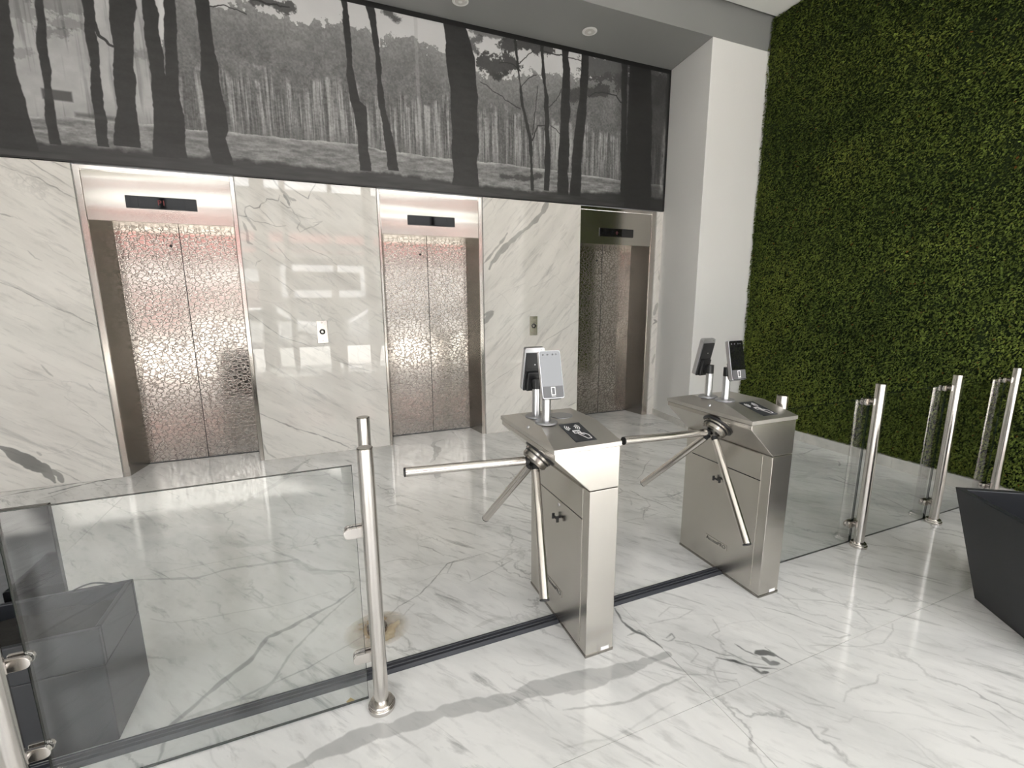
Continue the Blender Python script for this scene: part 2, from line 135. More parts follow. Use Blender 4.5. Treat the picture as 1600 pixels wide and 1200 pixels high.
WALL_VEINS=[([[-2.006,2.564],[-1.936,2.503],[-1.849,2.437],[-1.76,2.37]],0.007,0.5),([[-1.887,2.567],[-1.819,2.529],[-1.757,2.506]],0.007,0.5),([[-2.156,2.492],[-2.113,2.472],[-2.076,2.461]],0.006,0.4),([[-2.024,2.446],[-1.956,2.423],[-1.906,2.383],[-1.86,2.362],[-1.808,2.324],[-1.754,2.289]],0.008,0.55),([[-2.07,2.452],[-2.018,2.378],[-1.991,2.351]],0.005,0.3),([[-2.21,2.148],[-2.172,2.141],[-2.143,2.132]],0.01,0.5),([[-2.094,1.882],[-2.061,1.832],[-2.022,1.817]],0.008,0.4),([[-2.288,1.652],[-2.186,1.596],[-2.098,1.533],[-1.992,1.457],[-1.865,1.384],[-1.825,1.361]],0.006,0.6),([[-1.88,2.28],[-1.812,2.234],[-1.758,2.207]],0.005,0.25),([[-1.934,1.741],[-1.874,1.688],[-1.827,1.657]],0.012,0.2),([[-2.491,0.366],[-2.44,0.326],[-2.382,0.264],[-2.323,0.201],[-2.26,0.15],[-2.23,0.083],[-2.208,0.023]],0.085,0.8),([[-2.23,0.152],[-2.17,0.073],[-2.147,0.02]],0.05,0.7),([[-2.23,0.152],[-2.172,0.13],[-2.099,0.062],[-2.043,0.01]],0.008,0.5),([[-1.979,1.458],[-1.897,1.407],[-1.834,1.355],[-1.749,1.301]],0.007,0.55),([[-2.152,1.014],[-2.113,0.947],[-2.088,0.912]],0.014,0.4),([[-2.39,1.002],[-2.309,0.921],[-2.228,0.89],[-2.142,0.881]],0.008,0.15),([[-2.042,0.744],[-1.973,0.657],[-1.902,0.568],[-1.83,0.477],[-1.777,0.386]],0.005,0.4),([[-2.277,0.304],[-2.253,0.266]],0.02,0.4),([[-1.875,0.838],[-1.833,0.767]],0.01,0.3),([[-0.36,2.552],[-0.33,2.505],[-0.3,2.464],[-0.269,2.431],[-0.238,2.39],[-0.227,2.362]],0.02,0.35),([[-0.275,2.438],[-0.236,2.412],[-0.189,2.39]],0.025,0.45),([[-0.289,2.429],[-0.259,2.388],[-0.242,2.346]],0.02,0.6),([[-0.431,2.362],[-0.421,2.391],[-0.375,2.384],[-0.335,2.376],[-0.318,2.42]],0.008,0.55),([[-0.431,2.362],[-0.473,2.337],[-0.488,2.308],[-0.529,2.298],[-0.56,2.317],[-0.595,2.301],[-0.602,2.258],[-0.589,2.223],[-0.628,2.228],[-0.666,2.236]],0.008,0.6),([[-0.488,2.308],[-0.453,2.267],[-0.411,2.212],[-0.374,2.163]],0.005,0.4),([[-0.589,2.223],[-0.54,2.19],[-0.467,2.184],[-0.408,2.169],[-0.368,2.156],[-0.285,2.164]],0.007,0.55),([[-0.631,2.192],[-0.611,2.136],[-0.596,2.087],[-0.604,2.007],[-0.572,1.994]],0.02,0.4),([[-0.597,2.216],[-0.568,2.175],[-0.533,2.119]],0.02,0.35),([[-0.215,2.5],[-0.176,2.467],[-0.089,2.408],[-0.063,2.476],[-0.023,2.523],[-0.014,2.553]],0.007,0.55),([[-0.281,2.53],[-0.242,2.505],[-0.202,2.486]],0.012,0.35),([[-0.242,2.339],[-0.206,2.275],[-0.152,2.249],[-0.067,2.239]],0.006,0.45),([[-0.194,2.254],[-0.169,2.211],[-0.202,2.158],[-0.177,2.118],[-0.132,2.146],[-0.058,2.172],[0.018,2.222],[-0.056,2.203]],0.008,0.4),([[-0.321,2.377],[-0.283,2.343],[-0.257,2.327],[-0.23,2.325]],0.01,0.5),([[-0.304,2.101],[-0.265,2.073],[-0.211,2.045]],0.005,0.4),([[-0.389,2.001],[-0.346,1.943],[-0.309,1.884],[-0.257,1.84]],0.005,0.4),([[-0.164,2.017],[-0.103,1.966],[-0.033,1.938],[0.039,1.91],[0.085,1.872]],0.006,0.5),([[-0.564,1.803],[-0.553,1.841],[-0.511,1.857]],0.007,0.4),([[-0.657,1.394],[-0.54,1.281],[-0.388,1.163],[-0.226,1.099],[-0.103,1.023]],0.007,0.55),([[0.023,0.933],[0.2,0.862],[0.407,0.787]],0.006,0.45),([[-0.448,1.731],[-0.327,1.634],[-0.212,1.523]],0.006,0.35),([[0.048,1.885],[0.193,1.775],[0.32,1.661]],0.006,0.3),([[-0.657,0.458],[-0.5,0.358],[-0.295,0.249],[-0.08,0.148],[0.121,0.019]],0.012,0.6),([[-0.664,0.171],[-0.632,0.068],[-0.554,-0.004]],0.012,0.4),([[-0.226,0.291],[-0.075,0.211],[0.149,0.093]],0.006,0.35),([[0.3,0.593],[0.42,0.608],[0.543,0.612]],0.004,0.35),([[-0.441,1.48],[-0.327,1.389],[-0.214,1.25]],0.006,0.3),([[2.293,2.539],[2.273,2.46],[2.191,2.355],[2.038,2.236],[1.899,2.118],[1.763,2.002],[1.676,1.889],[1.639,1.833]],0.05,0.55),([[1.85,2.204],[1.764,2.08],[1.665,1.966],[1.587,1.887]],0.026,0.5),([[2.332,2.553],[2.268,2.426]],0.05,0.5),([[1.676,1.38],[1.618,1.312],[1.585,1.255]],0.045,0.5),([[1.577,1.336],[1.676,1.38]],0.03,0.5),([[2.753,1.265],[2.499,1.135],[2.279,1.006]],0.006,0.45),([[2.023,0.796],[1.825,0.685],[1.594,0.555]],0.006,0.45),([[1.571,0.678],[1.724,0.837],[1.905,0.973]],0.005,0.35),([[2.748,0.268],[2.63,0.225]],0.008,0.5),([[2.489,1.802],[2.327,1.706],[2.115,1.634]],0.008,0.2),([[2.222,1.421],[1.959,1.329],[1.602,1.057]],0.008,0.15),([[1.596,1.45],[1.833,1.586],[2.063,1.68]],0.005,0.25),([[3.861,1.242],[3.907,1.22],[3.848,1.189]],0.03,0.6),([[3.898,1.852],[3.92,1.722]],0.02,0.4),([[3.898,1.457],[3.858,1.296]],0.04,0.4),([[3.864,0.665],[3.907,0.802]],0.03,0.3)]


# ---------------------------------------------------------------- materials
def marble(name,vimg,rect,axes,rot,base=(.80,.785,.755),dark=(.64,.63,.61),vein=(.06,.062,.062),rough=.018,fleck=.5,crack=0,streak=.68):
    m,nt,p=new_mat(name)
    uv,pos=planar_uv(nt,*rect,axes)
    im=nd(nt,'ShaderNodeTexImage',extension='EXTEND',interpolation='Linear'); im.image=vimg; L(nt,uv,im.inputs[0])
    mp=nd(nt,'ShaderNodeMapping'); mp.inputs['Rotation'].default_value=rot[0]; mp.inputs['Scale'].default_value=rot[1]; mp.vector_type='TEXTURE' if False else 'POINT'
    rm=nd(nt,'ShaderNodeVectorRotate',rotation_type='EULER_XYZ'); rm.inputs['Rotation'].default_value=rot[0]; L(nt,pos,rm.inputs[0])
    mp.inputs['Rotation'].default_value=(0,0,0); L(nt,rm.outputs[0],mp.inputs[0])
    n1=nd(nt,'ShaderNodeTexNoise'); n1.inputs['Scale'].default_value=1.0; n1.inputs['Detail'].default_value=9; n1.inputs['Roughness'].default_value=.62; n1.inputs['Distortion'].default_value=.6
    L(nt,mp.outputs[0],n1.inputs['Vector'])
    r1=nd(nt,'ShaderNodeValToRGB'); r1.color_ramp.elements[0].position=.33; r1.color_ramp.elements[1].position=.58
    r1.color_ramp.elements[0].color=(*dark,1); r1.color_ramp.elements[1].color=(*base,1); L(nt,n1.outputs['Fac'],r1.inputs[0])
    n2=nd(nt,'ShaderNodeTexNoise'); n2.inputs['Scale'].default_value=7; n2.inputs['Detail'].default_value=7; n2.inputs['Roughness'].default_value=.6; L(nt,mp.outputs[0],n2.inputs['Vector'])
    r2_=nd(nt,'ShaderNodeValToRGB'); r2_.color_ramp.elements[0].position=.28; r2_.color_ramp.elements[1].position=.46
    r2_.color_ramp.elements[0].color=(fleck,fleck,fleck,1); r2_.color_ramp.elements[1].color=(1,1,1,1); L(nt,n2.outputs['Fac'],r2_.inputs[0])
    mx=nd(nt,'ShaderNodeMix',data_type='RGBA',blend_type='MULTIPLY'); mx.inputs[0].default_value=.38; L(nt,r1.outputs[0],mx.inputs[6]); L(nt,r2_.outputs[0],mx.inputs[7])
    if crack:
        ds=nd(nt,'ShaderNodeTexNoise'); ds.inputs['Scale'].default_value=3.5; ds.inputs['Detail'].default_value=5; ds.inputs['Roughness'].default_value=.6; L(nt,pos,ds.inputs['Vector'])
        va=nd(nt,'ShaderNodeVectorMath',operation='MULTIPLY_ADD'); L(nt,ds.outputs['Color'],va.inputs[0]); va.inputs[1].default_value=(.55,.55,.55); L(nt,mp.outputs[0],va.inputs[2])
        vo=nd(nt,'ShaderNodeTexVoronoi',feature='DISTANCE_TO_EDGE'); vo.inputs['Scale'].default_value=1.15; L(nt,va.outputs[0],vo.inputs['Vector'])
        rv=nd(nt,'ShaderNodeMapRange'); rv.inputs[1].default_value=.0; rv.inputs[2].default_value=.022; rv.inputs[3].default_value=1; rv.inputs[4].default_value=0; L(nt,vo.outputs['Distance'],rv.inputs[0])
        nm=nd(nt,'ShaderNodeTexNoise'); nm.inputs['Scale'].default_value=1.6; nm.inputs['Detail'].default_value=3; L(nt,pos,nm.inputs['Vector'])
        rn=nd(nt,'ShaderNodeMapRange'); rn.inputs[1].default_value=.47; rn.inputs[2].default_value=.62; rn.inputs[3].default_value=0; rn.inputs[4].default_value=crack; L(nt,nm.outputs['Fac'],rn.inputs[0])
        mc=nd(nt,'ShaderNodeMath',operation='MULTIPLY'); L(nt,rv.outputs[0],mc.inputs[0]); L(nt,rn.outputs[0],mc.inputs[1])
        n3=nd(nt,'ShaderNodeTexNoise'); n3.inputs['Scale'].default_value=5.5; n3.inputs['Detail'].default_value=6; n3.inputs['Roughness'].default_value=.65; n3.inputs['Distortion'].default_value=.5
        m3=nd(nt,'ShaderNodeMapping'); m3.inputs['Scale'].default_value=(.55,1.15,1); m3.inputs['Location'].default_value=(3,7,1); L(nt,mp.outputs[0],m3.inputs[0]); L(nt,m3.outputs[0],n3.inputs['Vector'])
        r3=nd(nt,'ShaderNodeMapRange'); r3.inputs[1].default_value=.575; r3.inputs[2].default_value=.74; r3.inputs[3].default_value=0; r3.inputs[4].default_value=streak; L(nt,n3.outputs['Fac'],r3.inputs[0])
        mm_=nd(nt,'ShaderNodeMath',operation='MAXIMUM'); L(nt,mc.outputs[0],mm_.inputs[0]); L(nt,r3.outputs[0],mm_.inputs[1])
        mk=nd(nt,'ShaderNodeMix',data_type='RGBA'); L(nt,mm_.outputs[0],mk.inputs[0]); L(nt,mx.outputs[2],mk.inputs[6]); mk.inputs[7].default_value=(.20,.20,.20,1); mx=mk
    mv=nd(nt,'ShaderNodeMix',data_type='RGBA'); L(nt,im.outputs[0],mv.inputs[0]); L(nt,mx.outputs[2],mv.inputs[6]); mv.inputs[7].default_value=(*vein,1)
    L(nt,mv.outputs[2],p.inputs['Base Color']); p.inputs['Roughness'].default_value=rough; p.inputs['Specular IOR Level'].default_value=.7
    return m
D=4.718
FRECT=(-3.0,4.75,-0.2,5.12)
fmap=vein_map(*FRECT,.0035,FLOOR_VEINS,420,-.9)
WRECT=(-3.2,4.0,0,2.6)
wmap=vein_map(*WRECT,.0035,WALL_VEINS,90,-.6)
fim=make_image('floor_vein_map',fmap); wim=make_image('wall_vein_map',wmap)
M={}
M['floor']=marble('floor_marble',fim,FRECT,'XY',((0,0,.95),(1.0,3.0,1)),crack=.55,base=(.78,.775,.76),dark=(.60,.60,.59),rough=.09)
M['wall_a']=marble('wall_marble',wim,WRECT,'XZ',((0,-.62,0),(.7,1,3.4)),crack=.25,streak=.42,base=(.79,.765,.72),dark=(.66,.64,.60))
M['wall_b']=marble('wall_marble_mirrored',wim,WRECT,'XZ',((0,.85,0),(.7,1,3.4)),crack=.2,streak=.42,base=(.79,.765,.72),dark=(.66,.64,.60))
M['skirt']=marble('skirting_marble',wim,WRECT,'XZ',((0,0,.5),(2,2,2)),base=(.66,.64,.60),dark=(.48,.47,.45),rough=.2)
M['grout']=simple('floor_grout',(.50,.49,.47),.8)
M['steel']=steel('brushed_steel',rough=.26)
M['steel_h']=steel('brushed_steel_sheet',col=(.57,.545,.505),rough=.27,stretch=(4.0,4.0,120),var=.012,bump=.0)
M['lid']=steel('polished_steel_lid',col=(.58,.56,.53),rough=.40,stretch=(60,3,60))
M['tube']=steel('satin_tube_steel',col=(.64,.61,.58),rough=.20,stretch=(20,20,20),var=.01,bump=.0)
M['header']=steel('polished_header_steel',col=(.56,.53,.48),rough=.20,stretch=(1.5,60,60),wave=.016)
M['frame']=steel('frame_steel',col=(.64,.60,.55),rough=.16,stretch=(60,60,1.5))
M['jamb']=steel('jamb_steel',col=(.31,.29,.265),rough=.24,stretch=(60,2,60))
M['black']=simple('black_plastic',(.012,.012,.013),.4)
M['rubber']=simple('black_rubber',(.022,.025,.034),.42)
M['glossblack']=simple('gloss_black_glass',(.006,.006,.007),.04,spec=.8)
M['screen']=simple('terminal_screen_glass',(.006,.006,.007),.02,spec=1.0)
M['silver']=simple('silver_anodised_aluminium',(.62,.62,.64),.32,metal=1)
M['disc']=simple('grey_disc_paint',(.30,.30,.31),.35,metal=.6)
M['greyplate']=simple('terminal_grey_plate',(.09,.09,.095),.35)
M['white']=simple('white_wall_paint',(.80,.79,.77),.6,bump=.05,nscale=180)
M['ceil']=simple('ceiling_paint',(.76,.755,.73),.75)
M['greypaint']=simple('grey_soffit_paint',(.25,.25,.245),.55,noise=.03,nscale=2)
M['darkgap']=simple('shadow_gap',(.02,.02,.02),.8)
M['whiteprint']=simple('white_print',(.85,.85,.85),.5)
M['signplate']=simple('dark_sign_vinyl',(.028,.030,.034),.45)
M['ring']=simple('white_lamp_ring',(.8,.79,.77),.4)
M['lampglass']=simple('lamp_reflector',(.6,.58,.55),.4)
M['planter']=simple('black_planter',(.018,.020,.024),.38,noise=.2,nscale=6)
M['soil']=simple('dark_soil',(.012,.011,.010),.9,bump=.8,nscale=60)
M['stone']=simple('pale_stone',(.62,.62,.60),.5)
M['rust']=None
def hammered():
    m,nt,p=new_mat('hammered_steel'); p.inputs['Metallic'].default_value=1
    g=nd(nt,'ShaderNodeNewGeometry'); mp=nd(nt,'ShaderNodeMapping'); mp.inputs['Scale'].default_value=(24,24,33); L(nt,g.outputs['Position'],mp.inputs[0])
    nz=nd(nt,'ShaderNodeTexNoise'); nz.inputs['Scale'].default_value=1.3; nz.inputs['Detail'].default_value=2; L(nt,mp.outputs[0],nz.inputs['Vector'])
    ad=nd(nt,'ShaderNodeVectorMath',operation='MULTIPLY_ADD'); L(nt,nz.outputs['Color'],ad.inputs[0]); ad.inputs[1].default_value=(1.1,1.1,1.1); L(nt,mp.outputs[0],ad.inputs[2])
    v=nd(nt,'ShaderNodeTexVoronoi',feature='DISTANCE_TO_EDGE'); v.inputs['Scale'].default_value=1; L(nt,ad.outputs[0],v.inputs['Vector'])
    r=nd(nt,'ShaderNodeValToRGB'); r.color_ramp.elements[0].position=.02; r.color_ramp.elements[1].position=.13; L(nt,v.outputs['Distance'],r.inputs[0])
    c=nd(nt,'ShaderNodeMix',data_type='RGBA'); c.inputs[6].default_value=(.26,.235,.21,1); c.inputs[7].default_value=(.53,.49,.445,1); L(nt,r.outputs[0],c.inputs[0]); L(nt,c.outputs[2],p.inputs['Base Color'])
    b=nd(nt,'ShaderNodeBump'); b.inputs['Strength'].default_value=.42; b.inputs['Distance'].default_value=.0016; L(nt,r.outputs[0],b.inputs['Height']); L(nt,b.outputs[0],p.inputs['Normal'])
    p.inputs['Roughness'].default_value=.13
    return m
M['hammer']=hammered()
def glass_mat(name,tint,mult=1.0):
    m,nt,p=new_mat(name); nt.nodes.remove(p); out=nt.nodes['Material Output']
    tr=nd(nt,'ShaderNodeBsdfTransparent'); tr.inputs[0].default_value=(*tint,1)
    gl=nd(nt,'ShaderNodeBsdfGlossy'); gl.inputs['Roughness'].default_value=0.0
    fr=nd(nt,'ShaderNodeFresnel'); fr.inputs[0].default_value=1.5
    ge=nd(nt,'ShaderNodeNewGeometry'); iv=nd(nt,'ShaderNodeMath',operation='SUBTRACT'); iv.inputs[0].default_value=1; L(nt,ge.outputs['Backfacing'],iv.inputs[1])
    mu=nd(nt,'ShaderNodeMath',operation='MULTIPLY'); L(nt,fr.outputs[0],mu.inputs[0]); L(nt,iv.outputs[0],mu.inputs[1])
    m2=nd(nt,'ShaderNodeMath',operation='MULTIPLY',use_clamp=True); L(nt,mu.outputs[0],m2.inputs[0]); m2.inputs[1].default_value=2.3*mult
    mx=nd(nt,'ShaderNodeMixShader'); L(nt,m2.outputs[0],mx.inputs[0]); L(nt,tr.outputs[0],mx.inputs[1]); L(nt,gl.outputs[0],mx.inputs[2]); L(nt,mx.outputs[0],out.inputs[0])
    return m
M['glass']=glass_mat('clear_glass',(.92,.932,.926))
M['glass_edge']=simple('glass_edge',(.012,.02,.018),.2)
def emis(name,col,s):
    m,nt,p=new_mat(name); p.inputs['Base Color'].default_value=(0,0,0,1); p.inputs['Emission Color'].default_value=(*col,1); p.inputs['Emission Strength'].default_value=s; return m
M['led']=emis('red_led',(.8,.12,.12),.22)

# ---------------------------------------------------------------- mesh helpers
ORG={}
class MB:
    def __init__(s): s.v=[]; s.f=[]; s.sm=[]
    def add(s,vs,fs,smooth=False):
        o=len(s.v); s.v+=[tuple(q) for q in vs]; s.f+=[tuple(i+o for i in f) for f in fs]; s.sm+=[smooth]*len(fs); return s
    def box(s,x0,x1,y0,y1,z0,z1):
        v=[(x,y,z) for z in (z0,z1) for y in (y0,y1) for x in (x0,x1)]
        return s.add(v,[(0,2,3,1),(4,5,7,6),(0,1,5,4),(2,6,7,3),(0,4,6,2),(1,3,7,5)])
    def hexa(s,b,t):      # bottom quad (ccw from above), top quad
        return s.add(list(b)+list(t),[(3,2,1,0),(4,5,6,7),(0,1,5,4),(1,2,6,5),(2,3,7,6),(3,0,4,7)])
    def prism(s,poly,axis,a0,a1):   # poly in the two other axes, ccw
        n=len(poly)
        def P(q,a): return {'x':(a,q[0],q[1]),'y':(q[0],a,q[1]),'z':(q[0],q[1],a)}[axis]
        v=[P(q,a0) for q in poly]+[P(q,a1) for q in poly]
        f=[tuple(range(n))[::-1],tuple(range(n,2*n))]+[(i,(i+1)%n,n+(i+1)%n,n+i) for i in range(n)]
        if axis=='y': f=[q[::-1] for q in f]
        return s.add(v,f)
    def cyl(s,p0,p1,r0,r1=None,n=24,caps=True):
        r1=r0 if r1 is None else r1; p0=Vector(p0); p1=Vector(p1); d=(p1-p0).normalized()
        a=d.orthogonal().normalized(); b=d.cross(a)
        R=[[p+(a*math.cos(2*PI*i/n)+b*math.sin(2*PI*i/n))*r for i in range(n)] for p,r in ((p0,r0),(p1,r1))]
        s.add(R[0]+R[1],[(i,(i+1)%n,n+(i+1)%n,n+i) for i in range(n)],True)
        if caps: s.add(R[0],[tuple(range(n))[::-1]]); s.add(R[1],[tuple(range(n))])
        return s
    def lathe(s,c,prof,axis=(0,0,1),n=32):   # prof: list of (r,h), each band gets its own verts
        c=Vector(c); d=Vector(axis).normalized(); a=d.orthogonal().normalized(); b=d.cross(a)
        rings=[[c+d*h+(a*math.cos(2*PI*i/n)+b*math.sin(2*PI*i/n))*r for i in range(n)] for r,h in prof]
        for A,B in zip(rings,rings[1:]): s.add(A+B,[(i,(i+1)%n,n+(i+1)%n,n+i) for i in range(n)],True)
        s.add(rings[0],[tuple(range(n))[::-1]]); s.add(rings[-1],[tuple(range(n))]); return s
    def tube(s,pts,r,n=8):
        for a,b in zip(pts,pts[1:]): s.cyl(a,b,r,n=n)
        return s
    def xf(s,m):
        s.v=[tuple(m@Vector(q)) for q in s.v]; return s
    def build(s,name,mat,parent=None,bevel=0,seg=2,kind=None,world=False):
        me=bpy.data.meshes.new(name); o=ORG.get(parent.name,(0,0,0)) if (parent and world) else (0,0,0)
        me.from_pydata([(x-o[0],y-o[1],z-o[2]) for x,y,z in s.v],[],s.f)
        me.polygons.foreach_set('use_smooth',s.sm); me.materials.append(mat); me.update()
        ob=bpy.data.objects.new(name,me); C.objects.link(ob)
        if parent: ob.parent=parent; ORG[ob.name]=ORG.get(parent.name,(0,0,0))
        if bevel:
            bm=ob.modifiers.new('bevel','BEVEL'); bm.width=bevel; bm.segments=seg; bm.limit_method='ANGLE'; bm.angle_limit=.6
        if kind: ob['kind']=kind
        return ob
def tag(o,label,cat,group=None):
    o['label']=label; o['category']=cat
    if group: o['group']=group
    return o
def thing(name,loc,label,cat,group=None,rz=0):
    e=bpy.data.objects.new(name,None); C.objects.link(e); e.location=loc; e.rotation_euler=(0,0,rz); e.empty_display_size=.1
    ORG[e.name]=tuple(loc); return tag(e,label,cat,group)
def struct(name,loc=(0,0,0)):
    e=bpy.data.objects.new(name,None); C.objects.link(e); e.location=loc; e['kind']='structure'; ORG[e.name]=tuple(loc); return e
def text_mesh(txt,size,depth=0.0004):
    cu=bpy.data.curves.new('lettering','FONT'); cu.body=txt; cu.size=size; cu.extrude=depth; cu.align_x='CENTER'; cu.align_y='CENTER'; cu.resolution_u=3
    ob=bpy.data.objects.new('lettering',cu); C.objects.link(ob); bpy.context.view_layer.update()
    me=bpy.data.meshes.new_from_object(ob.evaluated_get(bpy.context.evaluated_depsgraph_get())); C.objects.unlink(ob); bpy.data.objects.remove(ob); return me
def put_mesh(name,me,mat,parent,matrix):
    me.transform(matrix); me.materials.clear(); me.materials.append(mat)
    ob=bpy.data.objects.new(name,me); C.objects.link(ob); ob.parent=parent; ORG[ob.name]=ORG.get(parent.name,(0,0,0)); return ob

XL,XR=-4.5,4.72; YF=-2.4; ZC=4.435; ZS=4.122; YC=4.005
# ---------------------------------------------------------------- floor of marble slabs
fl=MB().box(XL,XR,YF,5.12,-.06,-.012).build('floor',M['grout'],kind='structure')
xs=[XL,-1.587,1.2516,2.67,4.089,XR]; ys=[YF,-.722,1.084,2.889,5.11]
g=.0009
for j in range(len(ys)-1):
    for i in range(len(xs)-1):
        MB().box(xs[i]+g,xs[i+1]-g,ys[j]+g,ys[j+1]-g,-.012,0).build('marble_slab',M['floor'],fl)
# ---------------------------------------------------------------- lift wall with marble panels
ELEV=[(-1.745,-.662,-1.706,-.694),(.520,1.579,.5437,1.5435),(2.722,3.824,2.762,3.764)]
wb=MB()
edges=[XL]+[q for e in ELEV for q in (e[0]+.005,e[1]-.005)]+[XR]
for i in range(0,len(edges),2): wb.box(edges[i],edges[i+1],D+.02,5.3,0,2.56)
wall=wb.build('wall_back',M['white'],kind='structure')
MB().box(XL,XR,D+.021,5.3,2.5605,4.9).build('wall_back_upper',M['white'],kind='structure')
MB().box(XL,-1.7495,D,D+.03,0.001,2.556).build('marble_panel',M['wall_a'],wall,bevel=.002)
MB().box(-.658,.516,D,D+.03,0.001,2.556).build('marble_panel',M['wall_a'],wall,bevel=.002)
MB().box(1.5835,2.7565,D-.004,D+.03,0.001,2.556).build('marble_panel',M['wall_b'],wall,bevel=.002)
MB().box(3.829,3.93,D,D+.03,0.001,2.556).build('marble_panel',M['wall_b'],wall,bevel=.002)
# ---------------------------------------------------------------- lifts
def lift(n,e,disp,seam,kind,hole):
    x0,x1,a,b=e; zt=2.556; zh=2.145; yb=5.05
    d=struct('door_%d'%n,((x0+x1)/2,D,0))
    d['label']=['leftmost lift with hammered steel doors and a lit red floor display','middle lift with hammered steel doors between two marble panels','rightmost lift with hammered steel doors beside the white column'][n-1]
    f=MB(); y0=D+.012; t=.036
    f.box(x0,a+.002,y0,D+.05,0,zt); f.box(b-.002,x1,y0,D+.05,0,zt); f.box(a,b,y0,D+.05,2.522,zt)
    f.build('door_frame',M['frame'],d,bevel=.003,world=True)
    MB().box(a+.004,b-.004,y0+.006,D+.05,zh,2.519).build('header_panel',M['header'],d,bevel=.002,world=True)
    sp=.055
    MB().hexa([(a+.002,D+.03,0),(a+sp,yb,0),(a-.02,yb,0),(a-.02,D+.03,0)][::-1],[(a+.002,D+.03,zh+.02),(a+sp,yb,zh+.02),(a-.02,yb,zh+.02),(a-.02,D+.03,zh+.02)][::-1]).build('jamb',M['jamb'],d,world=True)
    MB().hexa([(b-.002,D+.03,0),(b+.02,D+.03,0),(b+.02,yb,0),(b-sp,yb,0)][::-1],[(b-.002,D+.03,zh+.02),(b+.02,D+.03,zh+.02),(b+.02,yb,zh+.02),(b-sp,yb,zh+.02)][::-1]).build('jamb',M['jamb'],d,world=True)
    MB().box(a-.01,b+.01,D+.05,yb+.05,zh,zh+.05).build('lintel',M['header'],d,world=True)
    MB().box(a,b,yb-.012,yb+.07,-.004,.006).build('sill',M['black'],d,world=True)
    l=MB().box(a+.02,seam-.002,yb,yb+.03,.008,zh).build('door_leaf',M['hammer'],d,world=True)
    MB().box(seam+.002,b-.02,yb,yb+.03,.008,zh).build('door_leaf',M['hammer'],d,world=True)
    MB().box(seam-.0032,seam+.0032,yb-.0008,yb+.03,.008,zh).build('seam_gap',M['black'],d,world=True)
    MB().cyl((hole[0],yb-.0015,hole[1]),(hole[0],yb+.002,hole[1]),.012,n=16).build('key_hole',M['black'],l,world=True)
    p=MB().box(disp[0],disp[1],y0-.004,D+.03,disp[2],disp[3]).build('floor_display',M['glossblack'],d,bevel=.003,world=True)
    w3=(disp[1]-disp[0]); xm=(disp[0]+disp[1])/2
    MB().box(xm-.16,xm+.16,y0-.0055,y0,disp[2]+.006,disp[3]-.006).build('display_window',M['glossblack'],p,bevel=.002,world=True)
    mat=Matrix.Translation((xm-ORG[d.name][0],y0-.0062-D,(disp[2]+disp[3])/2))@Matrix.Rotation(PI/2,4,'X')
    if kind=='text':
        put_mesh('lit_numeral',text_mesh('P1',.058),M['led'],p,mat)
    elif kind=='arrow':
        k=MB().prism([(-.022,-.004),(0,.020),(.022,-.004),(.009,-.004),(.009,-.022),(-.009,-.022),(-.009,-.004)],'z',-.0004,.0004); k.xf(mat); k.build('lit_arrow',M['led2'],p)
    return d
M['led2']=emis('dim_red_led',(.5,.1,.12),.10)
lift(1,ELEV[0],(-1.441,-.955,2.2515,2.348),-1.181,'text',(-1.255,1.995))
lift(2,ELEV[1],(.804,1.283,2.241,2.335),1.052,'none',(.975,1.99))
lift(3,ELEV[2],(3.022,3.4975,2.235,2.3285),3.277,'arrow',(3.2,1.985))
# call buttons
for k,(x,lab) in enumerate(((-.055,'steel call button plate on the marble between left and middle lifts'),(2.168,'steel call button plate on the marble between middle and right lifts'))):
    z=1.213; t=thing('call_button_plate',(x,D-.004*k,z),lab,'button','lift call buttons')
    MB().box(-.048,.048,-.008,0,-.108,.108).build('plate',M['frame'],t,bevel=.002)
    rg=MB().lathe((0,-.008,0),[(.026,0),(.026,.005),(.018,.007)],(0,-1,0)).build('button_ring',M['black'],t)
    MB().lathe((0,-.0085,0),[(.013,0),(.013,.008),(.010,.010)],(0,-1,0)).build('button',M['frame'],t)
    for s in (-1,1): MB().cyl((0,-.007,s*.085),(0,-.0095,s*.085),.007,n=12).build('screw',M['jamb'],t)
